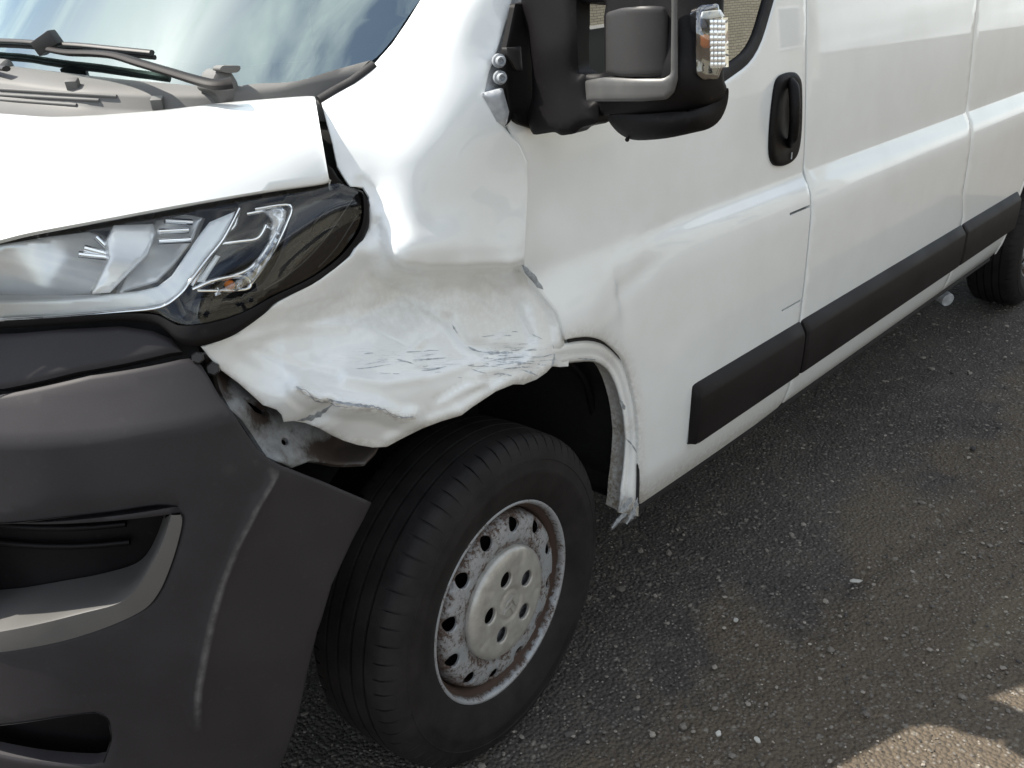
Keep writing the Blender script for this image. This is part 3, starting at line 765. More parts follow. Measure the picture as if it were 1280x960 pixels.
# inner bracket laid bare under the torn wing corner
br = [(258, 440), (270, 462), (276, 486), (289, 511), (304, 525), (316, 542), (334, 570), (350, 577), (366, 585), (389, 576), (420, 580), (456, 579), (470, 566), (478, 550), (440, 540), (400, 524), (360, 505), (320, 488), (290, 462), (272, 444)]
br_y = TPS([(258, 440, .105), (289, 511, .075), (334, 570, .05), (366, 585, .052), (389, 576, .056), (456, 579, .06), (478, 550, .07), (400, 524, .10), (320, 488, .12), (330, 530, .085), (360, 550, .075), (310, 505, .085), (272, 444, .12), (420, 560, .10), (350, 577, .04)], 1e-3)
hole = [(357+4.2*math.cos(a), 551+4.6*math.sin(a)) for a in np.linspace(0, 6.28, 12, endpoint=False)]
slot = [(306, 497), (318, 500), (333, 512), (331, 519), (320, 514)]
brk = panel('wing_bracket', [br, hole, slot], 4., lambda a, b: aty(a, b, br_y(a, b)), 'bracket', van, None, edge=.002, ew=.003, flange=.006, scale=PXM,
            attrs={'wear': lambda u, v, P: .36+.9*np.exp(-(((u-430)/38)**2+((v-565)/14)**2))+.6*np.exp(-(((u-272)/16)**2+((v-470)/26)**2))+.3*np.exp(-(((u-325)/18)**2+((v-520)/20)**2))})
brk['label'] = 'bent bare metal bracket under the torn wing'
for q, rr in (((247, 447), .008), ((266, 461), .009)):
    c = aty(np.array(q[0]), np.array(q[1]), .085)
    bm = bmesh.new(); bmesh.ops.create_cone(bm, cap_ends=True, segments=6, radius1=rr*1.2, radius2=rr, depth=.012); bmesh.ops.bevel(bm, geom=bm.edges[:], offset=.0012, segments=1, affect='EDGES')
    me = bpy.data.meshes.new('bracket_bolt'); bm.to_mesh(me); bm.free(); b = link('bracket_bolt', me, 'greyplastic', brk, False); b.location = c; b.rotation_euler = Vector(CAM-c).to_track_quat('Z', 'Y').to_euler()

# ------------------------------------------------------------------ bonnet
HY = 1.025
hood_back = [(394, 122, .2), (386, 120, .212), (330, 124, .25), (274, 129, .285), (187, 139, .345), (75, 146, .42), (0, 142, .47)]
hood_front = [(411, 222, .108), (400, 228, .110), (337, 237, .124), (225, 256, .152), (112, 277, .186), (37, 291, .212), (0, 300, .228)]
HB = [aty(np.array(a), np.array(b), c) for a, b, c in hood_back]; HF = [aty(np.array(a), np.array(b), c) for a, b, c in hood_front]
HB += [np.array(p) for p in ((-.575, .50, 1.294), (-.60, .57, 1.297), (-.635, .70, 1.302), (-.655, .86, 1.306), (-.66, HY, 1.308))]
HF += [np.array(p) for p in ((-.706, .252, 1.165), (-.757, .325, 1.148), (-.80, .48, 1.125), (-.825, .74, 1.108), (-.833, HY, 1.10))]
HBs, HFs = spline(HB, 8), spline(HF, 8)
rows = []
ts = np.r_[-.075, -.06, -.03, np.linspace(0, 1, 22), 1.015]
for b, f in zip(HBs, HFs):
    row = []
    for t in ts:
        tt = min(max(t, 0), 1); p = f+(b-f)*tt+np.array([-.25, -.2, 1.])*(.030*4*tt*(1-tt))
        if t < 0: p = f+{-.075: np.array([.030, .024, -.008]), -.06: np.array([.008, .006, -.0055]), -.03: np.array([.002, .0015, -.003])}[round(float(t), 3)]
        if t > 1: p = b+np.array([.006, .004, -.014])
        row.append(p)
    rows.append(row)
e = [p+np.array([.007, .012, -.018]) for p in rows[0]]
e0 = [p+np.array([.003, .004, -.004]) for p in rows[0]]
rows = [e, e0]+rows
full = rows+[[np.array([p[0], 2*HY-p[1], p[2]]) for p in r] for r in rows[::-1][1:]]
hood = loft('bonnet', full, 'paint', van, out=(0, 0, 1)); sharp(hood, 60)
hood['label'] = 'white bonnet, undamaged, bleached by the sun'

# ------------------------------------------------------------------ windscreen, cowl, dashboard
PXW = hermite([.02, .15, .2, .3, .45, .75, 1.025], [.09, -.08, -.15, -.26, -.37, -.49, -.53])
def screen(y, z):
    y = np.asarray(y, float); z = np.asarray(z, float); yy = np.where(y > HY, 2*HY-y, y)
    lean = np.clip(z-1.28, -.2, 2)
    return np.stack([PXW(yy-.14*lean)+lean*(1.08+.05*lean), y, z], -1)
gpx = [(0, 84), (41, 88), (150, 101), (277, 112), (322, 108), (375, 105), (420, 91), (462, 78), (490, 50), (509, 22), (525, 0), (541, -24)]
gb = unproject([a for a, b in gpx], [b for a, b in gpx], screen, np.linspace(.1, 1.0, 46), np.linspace(1.25, 1.5, 26))
gl_left = spline([tuple(p) for p in gb[::-1]]+[(HY, 1.335)], 4)
top_l = [(.30, 1.75), (.335, 2.0), (.36, 2.06)]
outl = [(HY, 2.10), (.6, 2.09)]+top_l[::-1]+[tuple(p) for p in gl_left]
right = [(2*HY-a, b) for a, b in outl[::-1]][1:-1]
scr = panel('windscreen', np.array(outl+right), .035, screen, 'screen', van, (-1, 0, 1), edge=0, flange=0)
# black printed border inside the lower edge
low = [tuple(p) for p in gl_left]; up = [(a+.012*0, b+.03) for a, b in low]
def bd_map(y, z):
    p = screen(y, z).copy(); p[..., 0] += .006; p[..., 2] -= .003; return p
band = low+[(HY, 1.372)]
bandpoly = np.array([p for p in low[8:]]+[(HY, 1.372)]+[(p[0]+.01, p[1]+.034) for p in low[8:][::-1]][1:])
panel('windscreen_border', bandpoly, .02, bd_map, 'gloss', scr, (-1, 0, 1), edge=0, flange=0)
dash = [[(-.28+.95*t-.12*(1-((y-HY)/.8)**2), y, 1.235-.06*t+(.05 if .3 < t < .8 and y > 1.15 else 0)) for y in np.linspace(.24, 1.81, 24)] for t in np.linspace(0, .85, 8)]
loft('dashboard', dash, 'dash', van, out=(0, 0, 1))
# cowl: from the bonnet edge up to the glass
ch = [(404, 128, .21), (386, 126, .222), (330, 130, .26), (274, 135, .295), (187, 145, .355), (75, 152, .43), (0, 148, .48)]
CB = [aty(np.array(a), np.array(b), c)+np.array([.004, .004, -.02]) for a, b, c in ch]+[np.array(p)+np.array([.01, 0, -.025]) for p in ((-.60, .64, 1.30), (-.635, .83, 1.305), (-.645, HY, 1.307))]
gp2 = [(466, 80), (420, 93), (375, 107), (322, 110), (277, 114), (150, 103), (41, 90), (0, 86)]
gg = unproject([a for a, b in gp2], [b for a, b in gp2], screen, np.linspace(.1, 1.0, 46), np.linspace(1.25, 1.5, 26))
CT = [screen(np.array(a), np.array(b)) for a, b in gg]+[np.array((-.50, HY, 1.33))]
def resamp3(P, n):
    P = np.array(P); s = np.r_[0, np.cumsum(np.linalg.norm(np.diff(P, axis=0), axis=1))]; s /= s[-1]
    return np.stack([np.interp(np.linspace(0, 1, n), s, P[:, k]) for k in range(3)], -1)
A_, B_ = resamp3(spline(CB, 6), 60), resamp3(spline(CT, 6), 60)
rows = []
prof = [(0, -.01), (.05, .010), (.10, .013), (.15, .010), (.19, -.004), (.24, -.010), (.56, -.010), (.61, -.006), (.65, .007), (.69, .011), (.92, .010), (.97, .008), (1.0, .002), (1.01, -.012)]
for a, b in zip(A_, B_):
    rows.append([a+(b-a)*t+np.array([0, 0, h]) for t, h in prof])
full = rows+[[np.array([p[0], 2*HY-p[1], p[2]]) for p in r] for r in rows[::-1][1:]]
cowl = loft('cowl_panel', full, 'cowl', van, out=(0, 0, 1)); sharp(cowl, 50)
# raised ribs and small clips on the cowl
from mathutils.bvhtree import BVHTree
cowl_bvh = BVHTree.FromPolygons([v.co.copy() for v in cowl.data.vertices], [tuple(p.vertices) for p in cowl.data.polygons])
def cowl_pt(px, py, dz=0.):
    d = ray(np.array(float(px)), np.array(float(py))); h = cowl_bvh.ray_cast(Vector(CAM), Vector(d).normalized())
    p = np.array(h[0]) if h[0] is not None else atz(np.array(float(px)), np.array(float(py)), 1.27)
    return p+np.array([0, 0, dz])
for a, b in (((0, 112), (146, 121)), ((0, 119), (124, 126)), ((0, 125), (96, 132))):
    pts = [cowl_pt(a[0]+(b[0]-a[0])*t, a[1]+(b[1]-a[1])*t, .0005) for t in np.linspace(0, 1, 9)]
    tube('cowl_rib', pts, .003, 'cowl', cowl, 8)
for px, py in ((92, 108), (198, 131)):
    c = cowl_pt(px, py); b = box('cowl_clip', (-.009, -.009, -.006), (.009, .009, .012), 'cowl', cowl, .003, rot=(0, -.3, .8), loc=c)
tube('wing_cowl_seal', [screen(np.array(a), np.array(b))+np.array([-.004, -.004, .0]) for a, b in unproject([468, 440, 418, 400], [82, 103, 115, 126], screen, np.linspace(.1, 1, 46), np.linspace(1.22, 1.5, 28))], .009, 'rubber', van, 8)

# wiper: pivot cap, arm and blade
def scr_pt(px, py, up=.0):
    uv = unproject([px], [py], screen, np.linspace(.1, 1.3, 61), np.linspace(1.22, 1.5, 29))[0]
    p = screen(np.array(uv[0]), np.array(uv[1])); v = CAM-p; return p+v/np.linalg.norm(v)*up*2.2
piv = cowl_pt(296, 122, .0)
def ray_panel(name, poly, material, parent, p0, depth=.03, edge=.006):
    y0 = float(p0[1]); return panel(name, rounded(poly, 4, 3), 4., lambda a, b: aty(a, b, y0+.0*a), material, parent, None, edge=edge, ew=.009, flange=depth, scale=.001)
wp0 = scr_pt(290, 112, .010)
wip = ray_panel('wiper', [(264, 112), (272, 92), (279, 86), (291, 89), (300, 104), (304, 130), (278, 132), (273, 118)], 'cowl', van, wp0, .035); wip['label'] = 'near wiper with its pivot cap'
armp = [(290, 104), (270, 106), (245, 100), (215, 91), (175, 79), (145, 70), (118, 67), (85, 66), (62, 62)]
ups = [.05, .052, .05, .045, .04, .036, .034, .032, .03]
arm = np.array([scr_pt(a, b, u) for (a, b), u in zip(armp, ups)])
tube('wiper_arm', spline(arm, 4), np.interp(np.linspace(0, 1, 33), [0, .3, 1], [.015, .011, .008]), 'strip', wip, 8, squash=.6)
bl = np.array([scr_pt(a, b, .022) for a, b in ((190, 66), (150, 62), (100, 57), (60, 55), (20, 52), (-40, 50), (-110, 46))])
tube('wiper_blade', spline(bl, 4), .0065, 'greyplastic', wip, 8, squash=.7)
tube('blade_rubber', spline(bl-np.array([-.4, -.1, .66])*.011, 4), .004, 'rubber', wip, 6)
box('blade_clip', (-.02, -.012, -.01), (.02, .012, .014), 'greyplastic', wip, .003, rot=(0, -.5, -.9), loc=scr_pt(60, 55, .03))
ray_panel('pivot_cover', [(275, 88), (279, 82), (303, 82), (301, 90), (288, 92)], 'cowl', wip, wp0-np.array([0, .012, 0]), .02, .003)
o = ray_panel('wiper', [(-14, 98), (0, 82), (10, 73), (17, 77), (24, 92), (25, 108), (-4, 110)], 'cowl', van, scr_pt(8, 92, .010), .035); o['label'] = 'far wiper pivot'
tube('wiper_arm', [scr_pt(8, 86, .04), scr_pt(-60, 76, .04), scr_pt(-160, 64, .03)], .0075, 'greyplastic', o, 8, squash=.6)

# ------------------------------------------------------------------ front bumper on a bowed plan curve
PLAN = spline([(-.20, .004), (-.32, .004), (-.42, .008), (-.50, .02), (-.58, .05), (-.66, .105), (-.74, .185), (-.81, .295), (-.87, .44), (-.92, .65), (-.945, .85), (-.95, HY)], 14)
PS = np.r_[0, np.cumsum(np.linalg.norm(np.diff(PLAN, axis=0), axis=1))]
PT = np.gradient(PLAN, axis=0); PT /= np.linalg.norm(PT, axis=1)[:, None]; PN = np.stack([PT[:, 1], -PT[:, 0]], -1)
if PN[-1][0] > 0: PN = -PN
SMAX = PS[-1]
INS_lo = hermite([.10, .2, .3, .42, .55, .7, .925], [.09, .055, .02, .004, 0, .0, .012])
def INS(z): return np.where(z < .925, INS_lo(np.minimum(z, .925)), .012+np.clip(z-.925, 0, .2)*.62)
def bsurf(s, z):
    s = np.asarray(s, float); z = np.asarray(z, float)
    k = np.where(s > SMAX, 2*SMAX-s, s)
    p = np.stack([np.interp(k, PS, PLAN[:, i]) for i in range(2)], -1); n = np.stack([np.interp(k, PS, PN[:, i]) for i in range(2)], -1)
    q = p-n*INS(z)[..., None]
    y = np.where(s > SMAX, 2*HY-q[..., 1], q[..., 1])
    return np.stack([q[..., 0], y, z], -1)
SU, SV = np.linspace(0, SMAX, 90), np.linspace(.1, 1.1, 60)
def bpx(L_): return unproject([a for a, b in L_], [b for a, b in L_], bsurf, SU, SV)
right_edge = bpx([(240, 447), (252, 456), (262, 472), (275, 495), (290, 514), (307, 540), (322, 562), (338, 575), (362, 586), (410, 605), (466, 629)])
arch_edge = bpx([(455, 652), (442, 676), (416, 732), (403, 776), (398, 790), (387, 835), (375, 891), (359, 941), (350, 960), (338, 990), (326, 1020)])
top_edge = bpx([(225, 449), (112, 469), (0, 493)])
crease_bp = bpx([(341, 596), (319, 634), (296, 679), (277, 727), (264, 776), (256, 816), (248, 860), (247, 900)])
bz = float(top_edge[-1][1])
bottom_z = .21
fog_top = bpx([(0, 655), (70, 648), (140, 640), (195, 632), (222, 634)])
fog_in = bpx([(226, 650), (216, 700), (197, 744), (169, 768), (94, 797), (0, 815)])
ring_o = bpx([(226, 642), (228, 655), (216, 701), (197, 744), (169, 768), (94, 797), (0, 815)])
ridge = bpx([(214, 642), (203, 676), (187, 707), (169, 735), (147, 752), (94, 766), (0, 787)])
def bpx_d(L_, d): return unproject([a for a, b in L_], [b for a, b in L_], lambda s, z: rowmap(np.stack([s, z], -1), d), SU, SV)
def rowmap(P, depth):
    q = bsurf(P[..., 0], P[..., 1]); k = np.minimum(P[..., 0], SMAX); n = np.stack([np.interp(k, PS, PN[:, i]) for i in range(2)], -1)
    q = q.copy(); q[..., :2] -= n*depth; return q
inner_e = bpx_d([(206, 648), (196, 676), (182, 704), (165, 722), (134, 733), (62, 746), (0, 755)], .06)
smid = SMAX
fog_end = fog_top[0][0]+.14
fog_poly = np.vstack([spline(fog_top, 4)[::-1], spline(ring_o, 4), [(fog_end, ring_o[-1][1]-.012), (fog_end+.02, (ring_o[-1][1]+fog_top[0][1])/2), (fog_end, fog_top[0][1]-.003)]])
low_top = bpx([(0, 907), (72, 897), (118, 892), (134, 900), (138, 925), (128, 955)])
low_poly = np.vstack([low_top, [(low_top[-1][0]+.02, .385), (SMAX*.985, .36), (SMAX*.985, low_top[0][1]-.02)]])
def bumper_disp(s, z):
    p = bsurf(s, z); Q = np.stack([s, z], -1)
    cd = seg_dist(Q, crease_bp); d = .006*np.clip(1-cd/.09, 0, 1)+.0035*np.exp(-(cd/.005)**2)
    k = np.where(s > SMAX, 2*SMAX-s, s); n = np.stack([np.interp(k, PS, PN[:, i]) for i in range(2)], -1)
    p = p.copy(); p[..., 0] += n[..., 0]*d; p[..., 1] += n[..., 1]*d*np.where(s > SMAX, -1, 1)
    return p
half = np.vstack([right_edge, arch_edge[:-1], [(arch_edge[-1][0], bottom_z+.02), (arch_edge[-1][0]+.05, bottom_z), (SMAX, bottom_z)], [(SMAX, bz-.02)], top_edge[::-1]])
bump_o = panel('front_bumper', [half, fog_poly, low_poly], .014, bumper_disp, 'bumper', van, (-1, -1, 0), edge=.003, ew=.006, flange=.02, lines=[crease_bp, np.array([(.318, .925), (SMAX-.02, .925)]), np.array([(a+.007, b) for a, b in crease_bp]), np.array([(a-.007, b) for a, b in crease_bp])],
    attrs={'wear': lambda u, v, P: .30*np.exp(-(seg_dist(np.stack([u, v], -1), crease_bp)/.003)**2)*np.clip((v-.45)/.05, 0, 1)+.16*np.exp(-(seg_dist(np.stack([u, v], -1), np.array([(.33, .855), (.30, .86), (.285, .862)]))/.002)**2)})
bump_o['label'] = 'dark grey plastic front bumper with fog lamp recess'
# far half
fp = lambda P: np.array([(2*SMAX-a, b) for a, b in P])
panel('front_bumper', [fp(half)], .05, bsurf, 'bumper', van, (-1, 1, 0), flange=.02)
# fog recess: sloping grey channel and dark box behind
N_ = 60
def rs(P, n=N_):
    P = spline(P, 6); s = np.r_[0, np.cumsum(np.linalg.norm(np.diff(P, axis=0), axis=1))]; s /= s[-1]
    return np.stack([np.interp(np.linspace(0, 1, n), s, P[:, k]) for k in range(2)], -1)
ro, ri, re = rs(ring_o), rs(ridge), rs(inner_e)
ext = lambda P: np.vstack([P, [(fog_end+.01, P[-1][1]-.012)]])
ro, ri, re = ext(ro), ext(ri), ext(re)
rows = [rowmap(ro, .004), rowmap(ro*.96+ri*.04, -.003), rowmap(ro*.5+ri*.5, -.004), rowmap(ri*.96+ro*.04, -.0035), rowmap(ri, .001), rowmap(ri*.65+re*.35, .02), rowmap(ri*.3+re*.7, .042), rowmap(re, .06), rowmap(re, .10)]
fo = loft('fog_lamp_trim', rows, 'trimgrey', bump_o, out=(-1, -1, 0)); recalc(fo); sharp(fo, 30)
ft = rs(np.vstack([fog_top[::-1], [(fog_end, fog_top[0][1]-.003)]]), 30)
loft('recess_roof', [rowmap(ft, .0), rowmap(ft, .012), rowmap(ft+np.array([0, .012]), .105)], 'black', bump_o)
back = np.vstack([fog_poly]); cpt = back.mean(0)
panel('recess_back', [cpt+(back-cpt)*1.25], .03, lambda a, b: rowmap(np.stack([a, b], -1), .105), 'black', bump_o, (-1, -1, 0), edge=0, flange=0)
panel('lower_recess_back', [np.array([(low_top[-2][0]-.05, low_top[0][1]+.03), (low_top[-2][0]-.05, .16), (SMAX*.985, .16), (SMAX*.985, low_top[0][1]+.03)])], .03, lambda a, b: rowmap(np.stack([a, b], -1), .06), 'black', bump_o, (-1, -1, 0), edge=0, flange=.0)
lt = rs(low_top, 30)
loft('lower_recess_wall', [rowmap(lt, 0.), rowmap(lt, .062)], 'bumper', bump_o)
for k in range(2):
    zz_ = fog_top[0][1]-.06-.03*k
    tube('grille_bar', rowmap(np.array([(fog_top[-1][0]+.10+t*.35, zz_-.01*t) for t in np.linspace(0, 1, 8)]), .095), .005, 'black', bump_o, 8)
# upper strip under the headlamp
us_t = bpx([(215, 424), (190, 414), (150, 408), (75, 412), (0, 418)]); us_b = bpx([(228, 440), (212, 442), (187, 448), (94, 466), (0, 487)])
up_poly = np.vstack([us_t, [(SMAX, us_t[-1][1]-.01), (SMAX, us_b[-1][1]-.01)], us_b[::-1]])
def upmap(s, z): return rowmap(np.stack([s, z], -1), .004)
def upmap2(s, z):
    q = bsurf(s, z); return q+np.array([.004, 0, 0])
ups_o = panel('upper_bumper_strip', [up_poly], .012, upmap, 'bumper', van, (-1, -1, 0), edge=.004, ew=.008, flange=.03)
panel('upper_bumper_strip', [fp(up_poly)], .03, upmap2, 'bumper', van, (-1, 1, 0), edge=.004, ew=.008, flange=.03)
# dark filler behind the gap between bumper, strip and headlamp
gap = np.vstack([bpx([(236, 425), (256, 440), (262, 480), (240, 500), (0, 520)]), [(SMAX, .93), (SMAX, 1.05)], bpx([(0, 398), (120, 396), (215, 405)])])
panel('gap_filler', [gap], .03, lambda a, b: rowmap(np.stack([a, b], -1), .035), 'dark', van, (-1, -1, 0), edge=0, flange=0)

# ------------------------------------------------------------------ headlamp
lamp_top = [(0, 303), (37, 294), (112, 280), (225, 259), (337, 240), (400, 231), (425, 229), (440, 233)]
lamp_bot = [(455, 237), (460, 250), (458, 284), (436, 318), (397, 348), (345, 374), (318, 388), (290, 399), (262, 406), (238, 409), (220, 408), (205, 400), (190, 395), (150, 394), (75, 399), (0, 404)]
ytop = {0: .235, 37: .222, 112: .196, 225: .162, 337: .132, 400: .118, 425: .112, 440: .110}
lamp_ctrl = [(a, b, ytop[a]) for a, b in lamp_top]+[(460, 250, .104), (458, 284, .100), (436, 318, .094), (397, 348, .086), (345, 374, .080), (290, 399, .082), (238, 409, .088)]
bb = bpx([(190, 396), (150, 396), (75, 402), (0, 408)])
lamp_ctrl += [(a, b, float(rowmap(np.array([p]), -.004)[0][1])) for (a, b), p in zip([(190, 395), (150, 394), (75, 399), (0, 404)], bb)]
LY = TPS(lamp_ctrl, 1e-3)
def lampf(d):
    def g(px, py):
        px = np.asarray(px, float); py = np.asarray(py, float)
        t = np.clip((py-np.interp(px, [0, 112, 225, 337, 440], [303, 280, 259, 240, 231]))/np.interp(px, [0, 220, 345, 440], [100, 148, 134, 80]), 0, 1)
        return aty(px, py, LY(px, py)-.012*np.sin(math.pi*t)+d)
    return g
far_ext_t = [(-150, 352), (-90, 330)]; far_ext_b = [(-90, 415), (-150, 420)]
lens_poly = rounded(lamp_top+lamp_bot+far_ext_b+far_ext_t, 5, 3)
lamp = panel('headlamp', lens_poly, 10., lampf(0.), 'lens', van, None, edge=.003, ew=.006, flange=.0, scale=PXM)
lamp['label'] = 'clear headlamp with chrome light guide and black surround'
# housing bowl
hp = panel('lamp_housing', lens_poly, 12., lampf(.075), 'gloss', lamp, None, edge=0, flange=0)
rim_l = resample(lens_poly, 6.); wall = [lampf(0.004)(rim_l[:, 0], rim_l[:, 1]), lampf(.078)(rim_l[:, 0], rim_l[:, 1])]
loft('housing_wall', [np.vstack([w, w[:1]]) for w in wall], 'gloss', lamp)
# black seal / lower lip of the lamp
lip_o = [(461, 252), (460, 287), (438, 321), (399, 351), (347, 377), (331, 392), (294, 418), (262, 430), (240, 433), (222, 427), (208, 414), (190, 405), (150, 401), (75, 406), (0, 411)]
lip_i = [(454, 240), (453, 280), (430, 316), (392, 346), (341, 371), (316, 385), (288, 397), (262, 404), (238, 407), (220, 406), (205, 398), (190, 393), (150, 392), (75, 397), (0, 402)]
lo_, li_ = spline(lip_o, 4), spline(lip_i, 4)
sl_o = loft('lamp_seal', [lampf(.02)(lo_[:, 0], lo_[:, 1]), lampf(-.001)(lo_[:, 0], lo_[:, 1]), lampf(-.004)(*(lo_*.6+li_*.4).T), lampf(-.003)(li_[:, 0], li_[:, 1])], 'black', lamp); recalc(sl_o)
def lp(name, poly, d, material, step=8., tilt=0, edge=.002, fl=.012, ctr=None, bowl=0):
    c = np.mean(poly, 0) if ctr is None else np.array(ctr)
    rad = max(np.linalg.norm(np.array(poly)-c, axis=1))
    def g(a, b):
        dd = d+tilt*(a-c[0])/100+bowl*(1-np.clip(((a-c[0])**2+(b-c[1])**2)/rad**2, 0, 1))
        base = lampf(0.)(a, b)[..., 1]
        return aty(a, b, base+dd)
    return panel(name, poly, step, g, material, lamp, None, edge=edge, ew=.003, flange=fl, scale=PXM)
lp('main_reflector', [(-60, 335), (-20, 310), (60, 296), (110, 290), (138, 300), (133, 330), (116, 368), (40, 374), (-40, 382)], .03, 'white_reflector', 6, bowl=.045, ctr=(35, 335))
lp('side_reflector', [(196, 276), (232, 268), (252, 272), (240, 300), (218, 330), (196, 352), (150, 366), (170, 320)], .025, 'white_reflector', 6, bowl=.045, ctr=(212, 306))
lp('reflector_fin', [(143, 281), (192, 279), (196, 290), (186, 318), (138, 366), (115, 368), (137, 322), (134, 300)], .018, 'white_reflector', 6, tilt=.03)
for k, (a, b) in enumerate((((105, 310), (136, 318)), ((98, 318), (136, 322)), ((120, 296), (137, 312)), ((198, 290), (235, 288)), ((198, 302), (238, 300)), ((206, 276), (240, 278)))):
    tube('reflector_flute', [lampf(.022)(np.array(float(a[0])), np.array(float(a[1]))), lampf(.028)(np.array(float(b[0])), np.array(float(b[1])))], .0045, 'chrome', lamp, 8)
guide = [(262, 276), (298, 261), (294, 272), (278, 298), (258, 322), (240, 347), (226, 366), (206, 380), (180, 387), (120, 391), (60, 396), (-60, 404), (-60, 382), (0, 378), (70, 375), (120, 371), (170, 365), (196, 358), (214, 344), (232, 318), (248, 294)]
lp('light_guide', guide, .010, 'bluechrome', 5, edge=.004)
tube('guide_rim', spline([lampf(.006)(np.array(float(a)), np.array(float(b))) for a, b in ((299, 261), (279, 299), (259, 324), (240, 349), (224, 369), (200, 384), (150, 390), (60, 397), (0, 400))], 5), .003, 'chrome', lamp, 8)
for pts in ([(297, 266), (292, 284), (276, 296), (262, 318), (240, 358)], [(308, 268), (345, 262), (352, 270), (340, 300), (318, 330), (300, 342), (262, 352)], [(268, 306), (300, 302), (322, 298), (332, 282)], [(240, 362), (270, 350), (300, 345), (312, 352), (306, 362), (246, 364)], [(318, 262), (362, 257), (358, 280), (338, 320), (310, 360)]):
    tube('lens_frame', spline([lampf(.018)(np.array(float(a)), np.array(float(b))) for a, b in pts], 5), .0034, 'chrome', lamp, 8)
lp('indicator_lens', [(328, 262), (362, 256), (361, 272), (340, 322), (318, 352), (306, 360), (286, 368), (276, 362), (300, 348), (318, 332), (336, 300), (340, 276)], .012, 'crystal', 5)
lp('daylight_strip', [(270, 318), (276, 320), (256, 352), (246, 352)], .016, 'bluechrome', 4)
c = lampf(.022)(np.array(287.), np.array(356.))
bm = bmesh.new(); bmesh.ops.create_uvsphere(bm, u_segments=14, v_segments=8, radius=.008); me = bpy.data.meshes.new('indicator_bulb'); bm.to_mesh(me); bm.free()
b = link('indicator_bulb', me, 'orange', lamp); b.location = c; b.scale = (1, 1, .8)
for k, (px, py) in enumerate(((344, 268), (338, 284), (350, 276), (346, 292), (336, 308), (330, 322), (322, 336), (312, 346), (300, 356), (272, 366), (350, 262), (342, 300))):
    c = lampf(.020)(np.array(float(px)), np.array(float(py))); box('optic_block', (-.006, -.004, -.004), (.006, .004, .004), 'chrome', lamp, .001, rot=(.4*k, .7, .5*k), loc=c)
lp('surround_bezel', [(366, 252), (420, 238), (450, 242), (450, 282), (428, 312), (390, 342), (340, 368), (300, 384), (250, 396), (226, 384), (246, 368), (300, 372), (330, 352), (350, 318)], .03, 'gloss', 8)
for pts in ([(440, 250), (405, 300), (370, 336), (330, 362)], [(437, 252), (410, 262), (392, 280)], [(446, 270), (420, 310), (398, 334)]):
    tube('bezel_line', spline([lampf(.024)(np.array(float(a)), np.array(float(b))) for a, b in pts], 5), 0.0009, 'silver', lamp, 6)
# the far headlamp: the same parts mirrored across the van's centre line
def mirrored(o, parent):
    me = o.data.copy(); n = len(me.vertices); co = np.zeros(n*3); me.vertices.foreach_get('co', co); co = co.reshape(-1, 3)
    mw = np.array(o.matrix_basis); co = co@mw[:3, :3].T+mw[:3, 3]; co[:, 1] = 2*HY-co[:, 1]
    me.vertices.foreach_set('co', co.ravel()); me.flip_normals(); me.update()
    c = bpy.data.objects.new(o.name.split('.')[0], me); COL.objects.link(c); c.parent = parent; return c
far_lamp = mirrored(lamp, van); far_lamp['label'] = 'far headlamp, outside the photograph'
for ch_o in list(lamp.children):
    if ch_o.name.split('.')[0] in ('lamp_housing', 'housing_wall', 'lamp_seal', 'light_guide', 'main_reflector', 'side_reflector', 'reflector_fin', 'surround_bezel'): mirrored(ch_o, far_lamp)
gr = [[(-.80-.055*(1-((y-HY)/.75)**2)+.35*(z-1.0)+.035, y, z) for y in np.linspace(.40, 2*HY-.40, 24)] for z in np.linspace(1.04, 1.15, 5)]
loft('front_grille', gr, 'black', van, out=(-1, 0, 0))
# rubber block between bonnet, lamp and wing
lpk = [(410, 205), (418, 212), (424, 222), (434, 232), (428, 238), (408, 229)]
panel('bonnet_stop', lpk, 4., lambda a, b: aty(a, b, .116+0*a), 'black', van, None, edge=.003, ew=.006, flange=.03, scale=PXM)
# dark inner wing visible in the gaps around bonnet, lamp and wing
ig = np.array([(390, 126), (440, 112), (475, 240), (470, 290), (440, 330), (340, 395), (262, 445), (230, 440), (225, 400), (300, 330), (400, 235)], float)
panel('inner_wing', ig, 16., lambda a, b: aty(a, b, wing_y(np.clip(a, 402, 700), b)+.05), 'dark', van, None, edge=0, flange=0)

# ------------------------------------------------------------------ wheel arch
def ringmap(r, a): return None
def c3(L_, n=44):
    p = resample(spline(L_, 6), 2., False); q = np.r_[0, np.cumsum(np.linalg.norm(np.diff(p, axis=0), axis=1))]; q /= q[-1]
    return np.stack([np.interp(np.linspace(0, 1, n), q, p[:, k]) for k in range(2)], -1)
oc = c3([(690, 431), (708, 427.5), (722, 425), (737, 424.5), (751, 427.5), (762, 434), (773, 445), (782, 459), (789, 484), (795, 513), (797, 545), (797, 580), (796.5, 615), (795, 645)])
ic = c3([(690, 458), (712, 453.5), (728, 452), (744, 453), (754, 458.5), (761, 466), (768, 480), (773, 496), (777, 512), (779, 530), (780, 560), (778, 590), (775, 612), (771, 640)])
wob = RNG.normal(0, .5, (44, 1)); wob = np.convolve(wob[:, 0], np.ones(3)/3, 'same')[:, None]
ic = ic+wob
g3 = lambda P, y: aty(P[:, 0], P[:, 1], y)
nrm = ic-oc
